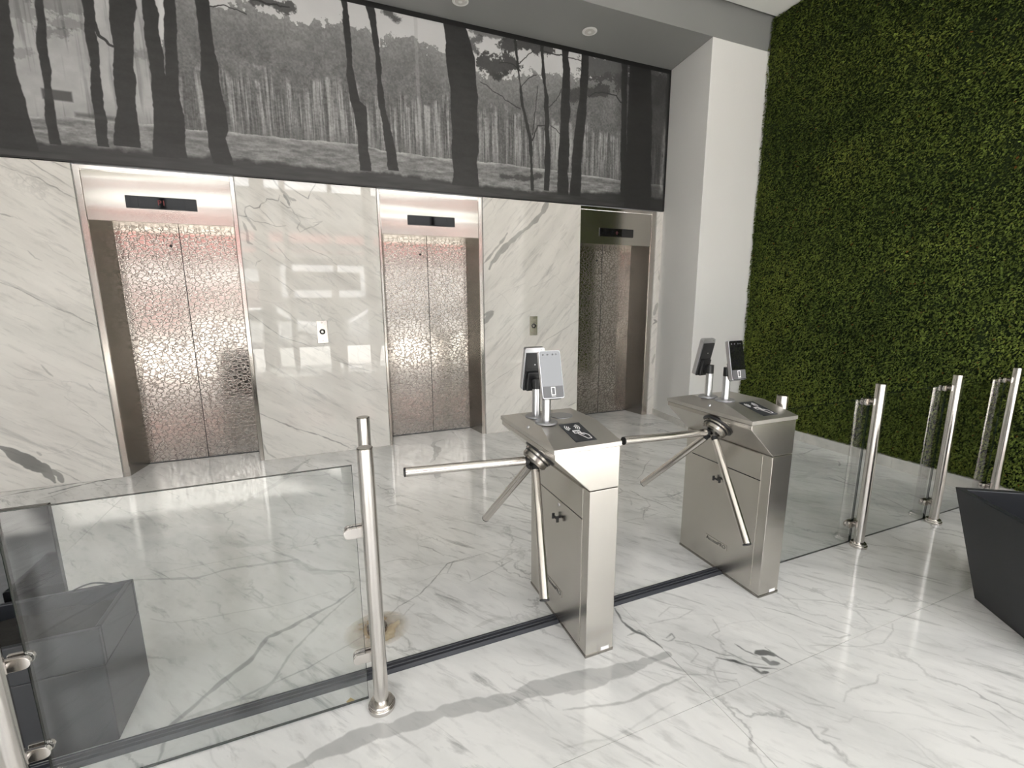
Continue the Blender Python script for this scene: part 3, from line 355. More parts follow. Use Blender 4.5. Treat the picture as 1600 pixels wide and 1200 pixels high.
# ---------------------------------------------------------------- forest print above the lifts
def mural_image():
    x0,x1,z0,z1=-4.5,3.925,2.558,4.122; res=.0034
    wd=int((x1-x0)/res); h=int((z1-z0)/res)
    X=np.linspace(x0,x1,wd); Z=np.linspace(z0,z1,h); ZZ=Z[:,None]+0*X[None,:]; XX=X[None,:]+0*ZZ
    def curve(pts): p=np.array(sorted(pts)); return np.interp(X,p[:,0],p[:,1])[None,:]
    fine=fbm(h,wd,110,600,4); mid=fbm(h,wd,22,120,4); big=fbm(h,wd,5,26,3); st=fbm(h,wd,40,60,4)
    sk=curve(SKYLINE)+(mid-.5)*.22+(fine-.5)*.09
    img=.80+.05*(big-.5)+0*ZZ
    haze=np.clip((sk-ZZ)/.30,0,1)
    can=.53-.10*haze+.16*(mid-.5)+.20*(fine-.5)
    img=np.where(ZZ<sk,can,img)
    bt=curve(BAND_TOP)+(st-.5)*.03; bb=curve(BAND_BOTTOM)+(mid-.5)*.05
    lo=bt+.50+(mid-.5)*.34+(big-.5)*.2                      # foot of the far canopy
    cols=np.zeros(wd)
    s1=np.interp(X,np.linspace(x0,x1,260),RNG.random(260)); s2=np.interp(X,np.linspace(x0,x1,620),RNG.random(620)); s3=np.interp(X,np.linspace(x0,x1,60),RNG.random(60))
    cols=(.45*s1+.4*s2+.3*s3)[None,:]
    shift=(mid-.5)*.10
    an=fbm(h,wd,2.2,300,3,.7); an2=fbm(h,wd,5,900,2,.7)
    tr=.38+.22*np.clip((.45*cols+.75*an+.35*an2+shift-.80)*3.4+.35,0,1)+.22*(fine-.5)+.16*(an2-.5)
    m=np.clip((lo-ZZ)/.10,0,1); img=img*(1-m*(ZZ<sk))+tr*m*(ZZ<sk)
    low=np.clip(1-(ZZ-bt)/.12,0,1)*(ZZ>bt); img=img*(1-.35*low)+.36*.35*low
    gr=.50+.34*(fbm(h,wd,70,90,4)-.5)+.12*(fine-.5)
    edge=np.exp(-((bt-ZZ)/.018)**2)*.16
    img=np.where(ZZ<bt,gr+edge,img)
    dk=.235+.10*(fbm(h,wd,60,40,3)-.5)
    md=np.clip((bb-ZZ)/.03,0,1); img=img*(1-md)+dk*md
    open_=np.clip((-1.02-XX)/.12,0,1)*(ZZ>bt)*(1-md); img=img*(1-open_)+(.66+.10*(big-.5)+.10*(mid-.5)-.12*np.clip((an-.55)*5,0,1)-.05*low)*open_
    def blob(pts,r,a):
        nonlocal img
        p=np.array(pts); d=np.full((h,wd),9.)
        for q0,q1 in zip(p,p[1:]):
            e=q1-q0; t=np.clip(((XX-q0[0])*e[0]+(ZZ-q0[1])*e[1])/max(e@e,1e-9),0,1)
            d=np.minimum(d,np.hypot(XX-q0[0]-t*e[0],(ZZ-q0[1]-t*e[1])*1.25))
        f=np.clip((r*(1.25*mid+.9*fine-.28)-d)/.02,0,1)*a
        img=img*(1-f)+(.21+.06*fine)*f
    for pts,r,a in FOLIAGE: blob(pts,r,a)
    for pts,wth in BRANCHES:
        px,pz,t=smooth_path(pts,.003,.006)
        for x,z,k in zip(px,pz,t):
            r=max(1.0,wth*(1.15-.6*k)/res/1.6); cx=(x-x0)/res; cz=(z-z0)/res; n=int(r+2)
            a0,a1,b0,b1=int(cz)-n,int(cz)+n,int(cx)-n,int(cx)+n
            if a0<0 or a1>h or b0<0 or b1>wd: continue
            yy=np.arange(a0,a1)[:,None]-cz; xx=np.arange(b0,b1)[None,:]-cx
            f=np.clip(r+.5-np.hypot(yy,xx),0,1); img[a0:a1,b0:b1]=img[a0:a1,b0:b1]*(1-f)+.20*f
    extra=[[[4.12,-2.9,-2.75],[2.6,-2.95,-2.72]],[[4.12,-3.6,-3.35],[2.6,-3.6,-3.3]],[[4.12,-4.2,-4.05],[2.6,-4.25,-4.0]]]
    for i,rows in enumerate(TRUNKS+extra):
        r=np.array(sorted(rows)); zz=np.clip(Z,r[0,0]-.0,9)
        l=np.interp(zz,r[:,0],r[:,1]); rr=np.interp(zz,r[:,0],r[:,2])
        j1=np.interp(Z,np.linspace(z0,z1,16),RNG.normal(0,1,16))*.006+np.interp(Z,np.linspace(z0,z1,70),RNG.normal(0,1,70))*.0018; j2=np.interp(Z,np.linspace(z0,z1,16),RNG.normal(0,1,16))*.006+np.interp(Z,np.linspace(z0,z1,70),RNG.normal(0,1,70))*.0018
        val=.185; ztop=9.
        if i==len(TRUNKS)-1: val=.30
        f=np.clip(np.minimum(XX-(l+j1)[:,None],(rr+j2)[:,None]-XX)/.006+.5,0,1)*(ZZ>r[0,0]-.03)
        img=img*(1-f)+(val+.05*(st-.5)+.03*(fine-.5))*f
    hut=np.clip(np.minimum(np.minimum(XX+1.835,-1.66-XX),np.minimum(ZZ-2.985,3.055-ZZ))/.012+.5,0,1); img=img*(1-hut*.75)+.22*hut*.75
    lg=np.clip(np.minimum(np.minimum(XX+1.66,-1.42-XX),np.minimum(ZZ-2.885,2.915-ZZ))/.02+.5,0,1); img=img*(1-lg*.6)+.25*lg*.6
    bs=np.clip((.016+.012*(mid-.5)-np.abs(XX-.955-.03*(big-.5)))/.008+.5,0,1)*(ZZ>3.05)*.35; img=img*(1-bs)+.66*bs
    # the pale birch stem and the darker right end of the print
    xb=1.0; 
    rd=np.clip((XX-3.15)/.25,0,1); img=img*(1-.52*rd)+.10*.52*rd
    pst=np.exp(-((XX-3.86-(mid-.5)*.06)/.022)**2)*np.clip((3.6-ZZ)/.2,0,1)*np.clip((ZZ-2.72)/.1,0,1); img=img+.22*pst
    img[(ZZ>z1-.045)]=.085; img[(XX>x1-.035)]=.085; img[(ZZ<z0+.012)]=.13
    return make_image('forest_print',np.clip(img,.05,1).astype(np.float32),'sRGB'),(x0,x1,z0,z1)
mi,mr=mural_image()
mm,nt,p=new_mat('forest_print_fabric'); uv,_=planar_uv(nt,*mr,'XZ'); im=nd(nt,'ShaderNodeTexImage',extension='EXTEND'); im.image=mi; L(nt,uv,im.inputs[0]); L(nt,im.outputs[0],p.inputs['Base Color']); p.inputs['Roughness'].default_value=.38
mu=MB().box(XL,3.922,D-.016,D+.02,2.560,4.121).build('forest_mural',mm,bevel=.003)
tag(mu,'long black and white forest photograph print above the lifts','mural')
# ---------------------------------------------------------------- soffit, fascia, ceiling, walls
MB().box(XL,XR,YC,D+.02,ZS,4.62).build('soffit',M['greypaint'],kind='structure')
MB().box(XL,XR,3.9,YC,4.50,4.62).build('shadow_gap',M['darkgap'],kind='structure')
MB().box(XL,XR,YF,3.955,ZC,4.50).build('ceiling',M['ceil'],kind='structure')
MB().box(XR,XR+.1,YF,5.3,-.06,4.62).build('wall_right',M['white'],kind='structure')
MB().box(XL-.1,XL,YF,5.3,-.06,4.62).build('wall_left',M['greypaint'],kind='structure')
MB().hexa([(3.837,YC,0),(XR,YC,0),(XR,D+.02,0),(3.922,D+.02,0)],[(3.837,YC,ZS),(XR,YC,ZS),(XR,D+.02,ZS),(3.922,D+.02,ZS)]).build('column',M['white'],kind='structure',bevel=.004)
MB().hexa([(3.829,YC-.008,0.0),(XR,YC-.008,0.0),(XR,YC+.004,0.0),(3.842,YC+.004,0.0)],[(3.829,YC-.008,.078),(XR,YC-.008,.078),(XR,YC+.004,.078),(3.842,YC+.004,.078)]).build('baseboard_column',M['skirt'],kind='structure')
MB().hexa([(3.827,YC-.008,0),(3.840,YC,0),(3.922,D,0),(3.910,D,0)],[(3.827,YC-.008,.078),(3.840,YC,.078),(3.922,D,.078),(3.910,D,.078)]).build('baseboard_left',M['skirt'],kind='structure')
sk=struct('baseboard_right',(4.6,0,0)); yj=[YF,-.9,.45,1.6,2.3,3.15,YC-.008]
for a,b in zip(yj,yj[1:]): MB().box(4.592,XR,a+.001,b-.001,0,.098).build('skirting_piece',M['skirt'],sk,bevel=.0015,world=True)
# downlights
for x,y,lab in ((2.612,4.372,'white round recessed downlight nearer the white column'),(1.297,4.392,'white round recessed downlight at the top edge, farther from the column')):
    t=thing('recessed_downlight',(x,y,ZS),lab,'downlight','soffit downlights')
    MB().lathe((0,0,0),[(.062,-.003),(.072,-.006),(.074,-.012),(.058,-.015),(.052,-.006)],n=32).build('trim_ring',M['ring'],t)
    MB().lathe((0,0,0),[(.050,-.016),(.046,-.0115),(.030,-.010)],n=28).build('reflector',M['lampglass'],t)
    MB().lathe((0,0,0),[(.018,-.020),(.016,-.016)],n=16).build('bulb',M['ring'],t)
# ---------------------------------------------------------------- moss wall
def moss():
    y0,y1,z0,z1=-1.2,YC-.012,.085,ZC-.004
    ny,nz=110,96; X0=4.66
    yy=np.linspace(y0,y1,ny); zz=np.linspace(z0,z1,nz)
    hh=fbm(nz,ny,30,36,3)
    V=np.stack([X0-.045*hh,np.broadcast_to(yy[None,:],hh.shape),np.broadcast_to(zz[:,None],hh.shape)],-1).reshape(-1,3)
    idx=np.arange(nz*ny).reshape(nz,ny); F=np.stack([idx[:-1,:-1],idx[1:,:-1],idx[1:,1:],idx[:-1,1:]],-1).reshape(-1,4)
    # leaf blades in clumps
    N=235000
    near=RNG.random(N)
    cy=RNG.uniform(y0,y1,N); cz=RNG.uniform(z0-.01,z1,N)
    lump=fbm(400,500,60,70,3); mac=fbm(200,260,9,10,3)
    li=lump[((cz-z0)/(z1-z0)*399).clip(0,399).astype(int),((cy-y0)/(y1-y0)*499).astype(int)]
    ma=mac[((cz-z0)/(z1-z0)*199).clip(0,199).astype(int),((cy-y0)/(y1-y0)*259).astype(int)]
    depth=RNG.uniform(.0,1,N)
    base=np.stack([4.648-.03*li-.012*depth,cy,cz],-1)
    dirn=np.stack([-RNG.uniform(.35,1,N),RNG.normal(0,.4,N),-RNG.uniform(-.15,1.1,N)],-1); dirn/=np.linalg.norm(dirn,axis=1)[:,None]
    ln=RNG.uniform(.016,.034,N)[:,None]; wd=RNG.uniform(.0035,.0075,N)[:,None]
    rnd=np.stack([-.6+RNG.normal(0,.45,N),RNG.normal(0,.45,N),.8+RNG.normal(0,.45,N)],-1); side=np.cross(dirn,rnd); side/=np.linalg.norm(side,axis=1)[:,None]
    tip=base+dirn*ln; tip[:,2]-=.004*RNG.random(N); mid=base+dirn*ln*.55
    LV=np.stack([base,mid+side*wd,tip,mid-side*wd],1)
    tip_x=LV[:,:,0]; np.maximum(tip_x,4.592,out=tip_x)
    LV=LV.reshape(-1,3); LF=np.arange(N*4).reshape(N,4)+len(V)
    allv=np.concatenate([V,LV]).astype(np.float32); allf=np.concatenate([F,LF]).astype(np.int32)
    me=bpy.data.meshes.new('moss_wall'); me.vertices.add(len(allv)); me.vertices.foreach_set('co',allv.ravel())
    me.loops.add(allf.size); me.loops.foreach_set('vertex_index',allf.ravel())
    me.polygons.add(len(allf)); me.polygons.foreach_set('loop_start',np.arange(0,allf.size,4,dtype=np.int32)); 
    me.update(calc_edges=True); me.validate()
    tone=np.clip(.10+.55*RNG.random(N)+.4*(ma-.5)+.25*(li-.5),0,1)
    hue=np.clip(.5+.9*(ma-.5)+RNG.normal(0,.22,N),0,1)
    rare=RNG.random(N)>.995
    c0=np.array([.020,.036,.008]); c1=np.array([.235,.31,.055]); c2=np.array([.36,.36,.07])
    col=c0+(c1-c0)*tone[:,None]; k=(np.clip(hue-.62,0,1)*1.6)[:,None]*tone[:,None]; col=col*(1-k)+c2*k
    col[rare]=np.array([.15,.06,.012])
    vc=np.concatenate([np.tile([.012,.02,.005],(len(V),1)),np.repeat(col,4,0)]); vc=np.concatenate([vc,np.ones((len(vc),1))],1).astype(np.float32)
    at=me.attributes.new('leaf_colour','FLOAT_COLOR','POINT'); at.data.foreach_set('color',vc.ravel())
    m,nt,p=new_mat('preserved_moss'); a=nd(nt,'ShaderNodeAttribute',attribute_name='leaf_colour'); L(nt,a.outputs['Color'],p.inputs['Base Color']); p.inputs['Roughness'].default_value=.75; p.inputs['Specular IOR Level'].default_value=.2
    me.materials.append(m); ob=bpy.data.objects.new('moss_wall',me); C.objects.link(ob); ob['kind']='stuff'
    ob['label']='tall wall covering of dark green preserved moss on the right'; ob['category']='moss wall'
    return ob
moss()
# ---------------------------------------------------------------- turnstiles
def turnstile(x,y,label,phase,hubc,knob_y,lock,cover):
    t=thing('tripod_turnstile',(x,y,0),label,'turnstile','tripod turnstiles')
    hw=.0675; hl=.28; xl=-.226
    MB().box(-hw,hw,-hl,hl,.0,.752).build('pedestal',M['steel_h'],t,bevel=.0025)
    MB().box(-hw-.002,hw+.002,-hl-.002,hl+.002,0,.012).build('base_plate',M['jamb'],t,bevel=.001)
    MB().prism([(-hw,.755),(hw,.755),(hw,.927),(xl,.927),(xl,.905)],'y',-hl,hl).build('head_casing',M['steel_h'],t,bevel=.0025)
    # hipped lid
    e0,e1=.929,.947; zr=.990; ya,yb=-.092,.135; q=.004
    l=MB(); l.hexa([(xl-q,-hl-q,e0),(hw+q,-hl-q,e0),(hw+q,hl+q,e0),(xl-q,hl+q,e0)],[(xl-q,-hl-q,e1),(hw+q,-hl-q,e1),(hw+q,hl+q,e1),(xl-q,hl+q,e1)])
    A=[(xl-q,-hl-q,e1),(hw+q,-hl-q,e1),(hw+q,hl+q,e1),(xl-q,hl+q,e1),(xl+.030,ya,zr),(hw+q,ya,zr),(hw+q,yb,zr),(xl+.030,yb,zr)]
    l.add(A,[(0,1,5,4),(4,5,6,7),(2,3,7,6),(3,0,4,7),(1,2,6,5)]); l.f=[f for f in l.f]
    lid=l.build('lid',M['lid'],t)
    # key lock on the sloped left facet
    ky=-.012; n=Vector((-(zr-e1),0,.030)).normalized(); c=Vector((xl+.012,ky,e1+.017))
    MB().lathe(c,[(.009,-.002),(.009,.003),(.006,.006)],n,n=18).build('key_lock',M['silver'],lid)
    # card sign on the front slope
    m=(zr-e1)/(ya+hl); nrm=Vector((0,-m,1)).normalized(); 
    def sl(px,py,off=0): return Vector((px,py,e1+(py+hl)*m))+nrm*off
    sx0,sx1,sy0,sy1=-.118,-.022,-.250,-.104
    S=MB(); S.hexa([sl(sx0,sy0,.0002),sl(sx1,sy0,.0002),sl(sx1,sy1,.0002),sl(sx0,sy1,.0002)],[sl(sx0,sy0,.0016),sl(sx1,sy0,.0016),sl(sx1,sy1,.0016),sl(sx0,sy1,.0016)])
    sg=S.build('card_sign',M['signplate'],t)
    W=MB(); cx=(sx0+sx1)/2; cy=(sy0+sy1)/2
    def stroke(pts,wd):
        for p0,p1 in zip(pts,pts[1:]):
            a=Vector(p0); b=Vector(p1); d=(b-a); 
            if d.length<1e-6: continue
            d.normalize(); nn=Vector((-d.y,d.x))*wd/2; a=a-d*wd*.3; b=b+d*wd*.3
            qd=[a-nn,b-nn,b+nn,a+nn]
            W.hexa([sl(cx+v.x,cy+v.y,.0017) for v in qd],[sl(cx+v.x,cy+v.y,.0023) for v in qd])
    for s in (-1,1):
        for i,r in enumerate((.012,.020,.028)):
            stroke([(s*(.004+r*math.cos(a))-.004,.038+r*math.sin(a)) for a in [math.radians(-42+12*k) for k in range(8)]],.0042-.0006*i)
    stroke([(-.016,.012),(.012,.012),(.012,-.008),(-.016,-.008),(-.016,.012)],.003)
    stroke([(-.016,.006),(.012,.006)],.0025)
    stroke([(.000,.000),(.010,-.012),(.022,-.014),(.034,-.030),(.034,-.052)],.003); stroke([(-.004,-.014),(.004,-.030),(.012,-.046),(.016,-.056)],.003); stroke([(.006,-.016),(.018,-.024)],.003); stroke([(.016,-.056),(.034,-.056)],.003)
    W.build('card_symbol',M['whiteprint'],sg)
    if cover: MB().lathe((-.042,.018,zr),[(.052,0.0002),(.052,.003),(.049,.004)],n=36).build('lid_disc',M['disc'],t)  # thin grey disc lying flat on top of the lid
    # side panels
    xs_=-hw
    dy0,dy1=-.228,.229
    dr=MB().box(xs_-.0022,xs_+.004,dy0,dy1,.040,.612).build('service_door',M['steel_h'],t,bevel=.0012)
    MB().box(xs_-.0018,xs_+.004,dy0,dy1,.6165,.748).build('upper_panel',M['steel_h'],t,bevel=.0012)
    MB().box(xs_-.0012,xs_+.004,dy0,dy1,.612,.6165).build('seam_gap',M['black'],t)
    kb=MB(); kz=.53; kb.cyl((xs_-.002,knob_y,kz),(xs_-.016,knob_y,kz),.006,n=12)
    kb.box(xs_-.022,xs_-.015,knob_y-.022,knob_y+.022,kz-.005,kz+.005); kb.box(xs_-.026,xs_-.014,knob_y-.024,knob_y-.017,kz-.013,kz+.013); kb.box(xs_-.026,xs_-.014,knob_y+.017,knob_y+.024,kz-.013,kz+.013)
    kb.build('turn_knob',M['black'],dr,bevel=.001)
    if lock: MB().lathe((xs_-.002,knob_y,.590),[(.008,0),(.008,.004),(.006,.005)],(-1,0,0),n=16).build('door_lock',M['silver'],dr)
    ny0,ny1=-.068,.082; nz=.160
    pl=MB().box(xs_-.0042,xs_-.002,ny0,ny1,nz-.014,nz+.016).build('name_plate',M['steel'],dr,bevel=.0008)
    mt=Matrix.Translation((xs_-.0046,(ny0+ny1)/2,nz))@Matrix(((0,0,-1,0),(-1,0,0,0),(0,1,0,0),(0,0,0,1)))
    put_mesh('lettering',text_mesh('AccessPRO',.029,.0004),M['black'],pl,mt)
    MB().box(-hw+.075,-hw+.115,-hl-.0012,-hl+.001,.014,.030).build('torn_sticker',M['whiteprint'],t)
    # hub and arms
    c=Vector(hubc)-Vector((x,y,0)); tl,hf=.787,.8304
    n=Vector((-math.cos(tl),0,-math.sin(tl))); e1_=Vector((-math.sin(tl),0,math.cos(tl))); e2=Vector((0,1,0))
    gap=(c.x+c.z-( -hw+.754))/math.sqrt(2)          # negative: distance in front of the slanted face
    MB().lathe(c,[(.078,gap+.002),(.078,gap+.010),(.070,gap+.013)],n,n=36).build('hub_gasket',M['black'],t)
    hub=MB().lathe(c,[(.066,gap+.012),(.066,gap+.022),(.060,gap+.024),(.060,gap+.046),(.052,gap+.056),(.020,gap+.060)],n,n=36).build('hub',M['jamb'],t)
    MB().lathe(c,[(.0625,gap+.0245),(.0625,gap+.029)],n,n=36).build('hub_band',M['black'],hub)
    for k in range(3):
        a=phase+k*2*PI/3; d=n*math.cos(hf)+(e1_*math.cos(a)+e2*math.sin(a))*math.sin(hf)
        arm=MB().cyl(c+d*.050,c+d*.553,.0185,n=28).build('arm',M['tube'],t)
        MB().lathe(c+d*.5525,[(.0188,0),(.0188,.004),(.016,.0055)],d,n=24).build('end_cap',M['black'],arm)
        MB().cyl(c+d*.030,c+d*.058,.0165,n=20).build('socket',M['black'],arm)
        MB().lathe(c+d*.048+n*.016,[(.006,0),(.006,.004)],n,n=10).build('joint_bolt',M['silver'],arm)
    return t
turnstile(.9785,1.7205,'nearer brushed steel tripod turnstile left of centre with white-glaring reader',.024,(.7888,1.6962,.8187),-.028,True,True)
turnstile(1.9975,1.727,'farther brushed steel tripod turnstile at right, nearer the moss wall',-.0343,(1.779,1.6783,.8354),.022,False,False)
# ---------------------------------------------------------------- face terminals on the lids
def terminal(x,y,rz,label,tilt=13):
    z=.9905
    t=thing('face_terminal',(x,y,z),label,'access terminal','face terminals on the turnstiles',rz)
    MB().lathe((0,0,0),[(.047,0),(.0485,.003),(.0475,.007),(.044,.010),(.020,.0105)],n=40).build('base_disc',M['disc'],t)
    MB().cyl((0,0,.010),(0,0,.128),.0182,n=28).build('pole',M['silver'],t)
    cp=MB().cyl((0,0,.128),(0,0,.172),.0184,n=28).build('pole_cap',M['black'],t)
    tl=math.radians(tilt); cen=Vector((0,-.045,.213)); R=Matrix.Translation(cen)@Matrix.Rotation(-tl,4,'X')
    hw,hh,th=.0468,.0975,.0105
    def rr(w_,h_,r,n=6):
        o=[]
        for sx,sz,a0 in ((1,1,0),(-1,1,90),(-1,-1,180),(1,-1,270)):
            for k in range(n+1):
                a=math.radians(a0+90*k/n); o.append((sx*(w_-r)+r*math.cos(a),sz*(h_-r)+r*math.sin(a)))
        return o
    b=MB().prism(rr(hw,hh,.009),'y',-th,th); b.xf(R); body=b.build('case',M['silver'],t,bevel=.0012)
    f=MB().prism(rr(hw-.0022,hh-.0022,.008),'y',-th-.0014,-th+.001); f.xf(R); fc=f.build('screen_glass',M['screen'],t)
    k=MB().box(-hw+.004,hw-.004,-th-.0018,-th-.0012,-hh+.005,-hh+.050); k.xf(R); kp=k.build('keypad_area',M['greyplate'],fc)
    ic=MB()
    for a,b_ in (((-.009,-.0065),( -.0165,.0165)),((.0065,.009),(-.0165,.0165)),((-.0065,.0065),(.0135,.0165)),((-.0065,.0065),(-.0165,-.0135))):
        ic.box(a[0],a[1],-th-.0024,-th-.0018,b_[0]-hh+.030,b_[1]-hh+.030)
    ic.box(-.009,.009,-th-.0024,-th-.0018,-hh+.0085,-hh+.0097); ic.xf(R); ic.build('card_icon',M['whiteprint'],kp)
    for i,px in enumerate((-.030,-.010,.012,.026)):
        d=MB().lathe((px,-th-.0012,hh-.017),[(.0038-.0006*(i==3),0),(.0038-.0006*(i==3),.001)],(0,-1,0),n=14); d.xf(R); d.build('sensor_lens',M['greyplate'],fc)
    bk=MB().box(-hw+.007,hw-.007,th-.001,th+.006,-hh-.002,hh-.022); bk.xf(R); bc=bk.build('back_cover',M['black'],t,bevel=.002)
    bp=MB().hexa([(-.027,.020,-.098),(.027,.020,-.098),(.027,.006,-.098),(-.027,.006,-.098)][::-1],[(-.024,.012,-.005),(.024,.012,-.005),(.024,.006,-.005),(-.024,.006,-.005)][::-1])
    bp=MB().box(-.030,.030,th+.005,th+.020,-.098,-.010); bp.xf(R); bp.build('mount_bracket',M['black'],bc,bevel=.004)
    sc=MB().lathe((-.004,th+.006,.022),[(.003,0),(.003,.001)],(0,1,0),n=10); sc.xf(R); sc.build('screw',M['silver'],bc)
    s2=MB().lathe((-.030,th-.0002,hh-.010),[(.002,0),(.002,.001)],(0,1,0),n=10); s2.xf(R); s2.build('screw',M['jamb'],body)
    MB().box(-.012,.012,-.030,.006,.130,.168).build('neck',M['black'],cp,bevel=.002)
terminal(.822,1.655,-.09,'face terminal on nearer turnstile with its glaring screen towards us',17)
terminal(.826,1.763,PI,'face terminal on nearer turnstile turned away, black back showing')
terminal(1.846,1.678,0,'face terminal on farther turnstile with its dark screen towards us')
terminal(1.836,1.780,PI+.10,'face terminal on farther turnstile turned away, back towards us')
# ---------------------------------------------------------------- barrier posts and glass
def post(x,y,label,clamps,flange=True,r=.0265,h=1.018,gy=.052,fr=.0465,reach=.040):
    t=thing('barrier_post',(x,y,0),label,'post','steel barrier posts')
    MB().cyl((0,0,.0 if not flange else .004),(0,0,h-.004),r,n=36).build('tube',M['tube'],t)
    MB().lathe((0,0,h-.0045),[(r*.995,0),(r*.995,.003),(r*.9,.0045)],n=36).build('cap',M['jamb'],t)
    if flange: MB().lathe((0,0,0),[(fr,0),(fr,.014),(fr-.002,.016),(fr-.0055,.0165),(fr-.0055,.025),(fr-.008,.028),(r+.003,.029)],n=40).build('base_flange',M['tube'],t)
    else: MB().lathe((0,0,0),[(.046,0),(.046,.018),(.040,.022),(r+.002,.023)],n=32).build('base_cup',M['jamb'],t)
    for z,s in clamps:
        # rounded clamp plate pair gripping the glass behind the post
        b=MB(); b.cyl((0,r*.6,z),(0,gy-.008,z),.011,n=16)
        prof=[(0,-.020)]+[(s*(reach+.020*math.sin(a)),-.020*math.cos(a)) for a in [PI*k/10 for k in range(11)]]+[(0,.020)]
        if s<0: prof=prof[::-1]
        for ya,yb in ((gy-.018,gy-.0055),(gy+.0055,gy+.016)):
            b.prism([(px,z+pz) for px,pz in prof],'y',ya,yb)
        b.build('glass_clamp',M['tube'],t,bevel=.0015)
    return t
post(.0835,1.5315,'nearest steel post at the front end of the glass, standing in a wide flange',[(.695,-1),(.19,-1)],gy=.055,fr=.049,reach=.068)
post(.108,1.957,'steel post hidden behind the nearest post, rust stain at its foot',[],flange=False)
post(-.924,1.53,'leftmost steel post, cut by the picture edge, holding the big glass',[(.485,1),(.178,1)],gy=.0565,fr=.049)
post(2.9265,1.572,'steel post right of the farther turnstile, first of the right-hand row',[(.905,-1),(.905,1),(.13,-1),(.13,1)])
post(3.716,1.572,'second steel post of the right-hand row, left of the black planter',[(.925,-1),(.925,1),(.13,-1),(.13,1)])
post(4.455,1.572,'steel post rising behind the black planter at the right edge',[(.925,-1),(.925,1),(.13,-1),(.13,1)])
post(2.1215,1.572,'short-looking post top just behind the farther turnstile',[(.92,1),(.13,1)])
def pane(x0,x1,y0,y1,z0,z1,label,group):
    t=thing('glass_panel',((x0+x1)/2,(y0+y1)/2,z0),label,'glass panel',group)
    cx,cy=(x0+x1)/2,(y0+y1)/2; ang=math.atan2(y1-y0,x1-x0); ln=math.hypot(x1-x0,y1-y0)/2; h=z1-z0; th=.005
    b=MB(); b.add([(-ln,-th,0),(ln,-th,0),(ln,-th,h),(-ln,-th,h)],[(0,1,2,3)]); b.add([(-ln,th,0),(ln,th,0),(ln,th,h),(-ln,th,h)],[(3,2,1,0)])
    b.build('sheet',M['glass'],t)
    e=MB(); e.box(-ln,ln,-th,th,h-.0015,h); e.box(-ln,ln,-th,th,0,.0015); e.box(-ln,-ln+.0015,-th,th,0,h); e.box(ln-.0015,ln,-th,th,0,h)
    e.build('polished_edge',M['glass_edge'],t); t.rotation_euler=(0,0,ang)
pane(-.880,.040,1.5865,1.5865,.004,.942,'large clear glass panel at left between two steel posts','barrier glass')
pane(2.150,2.925,1.624,1.624,.004,.922,'clear glass panel just right of the farther turnstile','barrier glass')
pane(2.929,3.714,1.624,1.624,.004,.938,'clear glass panel between the two posts right of centre','barrier glass')
pane(3.718,4.452,1.624,1.624,.004,.938,'clear glass panel beside the moss wall behind the planter','barrier glass')
# rubber cable ramp on the floor
def ramp(x0,x1,label):
    o=MB().prism([(1.672,0),(1.738,0),(1.737,.004),(1.726,.013),(1.719,.013),(1.717,.011),(1.710,.011),(1.708,.013),(1.700,.013),(1.698,.011),(1.691,.011),(1.689,.013),(1.683,.013),(1.673,.004)],'x',x0,x1)
    o.v=[(x-(x0+x1)/2,y-1.705,z) for x,y,z in o.v]; b=o.build('cable_ramp',M['rubber']); b.location=((x0+x1)/2,1.705,0); tag(b,label,'cable cover','floor cable covers')
ramp(-1.30,.9085,'black ribbed cable cover on the floor left of the nearer turnstile'); ramp(1.0485,1.9275,'black ribbed cable cover on the floor between both turnstiles')
# rust stain around the rear post foot (colour on a thin film)
def rust():
    m,nt,p=new_mat('rust_stain'); g_=nd(nt,'ShaderNodeNewGeometry'); n=nd(nt,'ShaderNodeTexNoise'); n.inputs['Scale'].default_value=14; n.inputs['Detail'].default_value=5; L(nt,g_.outputs['Position'],n.inputs['Vector'])
    r=nd(nt,'ShaderNodeValToRGB'); r.color_ramp.elements[0].color=(.36,.22,.08,1); r.color_ramp.elements[1].color=(.58,.47,.30,1); r.color_ramp.elements[0].position=.35; r.color_ramp.elements[1].position=.65; L(nt,n.outputs['Fac'],r.inputs[0]); L(nt,r.outputs[0],p.inputs['Base Color'])
    vd=nd(nt,'ShaderNodeVectorMath',operation='DISTANCE'); L(nt,g_.outputs['Position'],vd.inputs[0]); vd.inputs[1].default_value=(.108,1.957,0)
    mr_=nd(nt,'ShaderNodeMapRange'); mr_.inputs[1].default_value=.15; mr_.inputs[2].default_value=.07; L(nt,vd.outputs['Value'],mr_.inputs[0])
    ml=nd(nt,'ShaderNodeMath',operation='MULTIPLY_ADD',use_clamp=True); L(nt,n.outputs['Fac'],ml.inputs[0]); ml.inputs[1].default_value=1.6; ml.inputs[2].default_value=-.25
    m3=nd(nt,'ShaderNodeMath',operation='MULTIPLY'); L(nt,ml.outputs[0],m3.inputs[0]); L(nt,mr_.outputs[0],m3.inputs[1]); L(nt,m3.outputs[0],p.inputs['Alpha'])
    n_=40; vs=[(0,0,.0006)]+[(math.cos(2*PI*k/n_)*.15,math.sin(2*PI*k/n_)*.12,.0006) for k in range(n_)]
    o=MB().add(vs,[(0,1+k,1+(k+1)%n_) for k in range(n_)]).build('rust_stain',m); o.location=(.108,1.957,0); tag(o,'orange rust stain on the floor round a post foot','stain')
rust()
st=MB().box(-.011,.011,-.011,.011,.0004,.0012).build('yellow_sticker',simple('yellow_sticker_paper',(.55,.40,.16),.6)); st.location=(-.026,1.572,0); st.location.y=1.60; st.rotation_euler=(0,0,.7); tag(st,'tiny yellowish sticker on the floor at the glass foot','sticker')
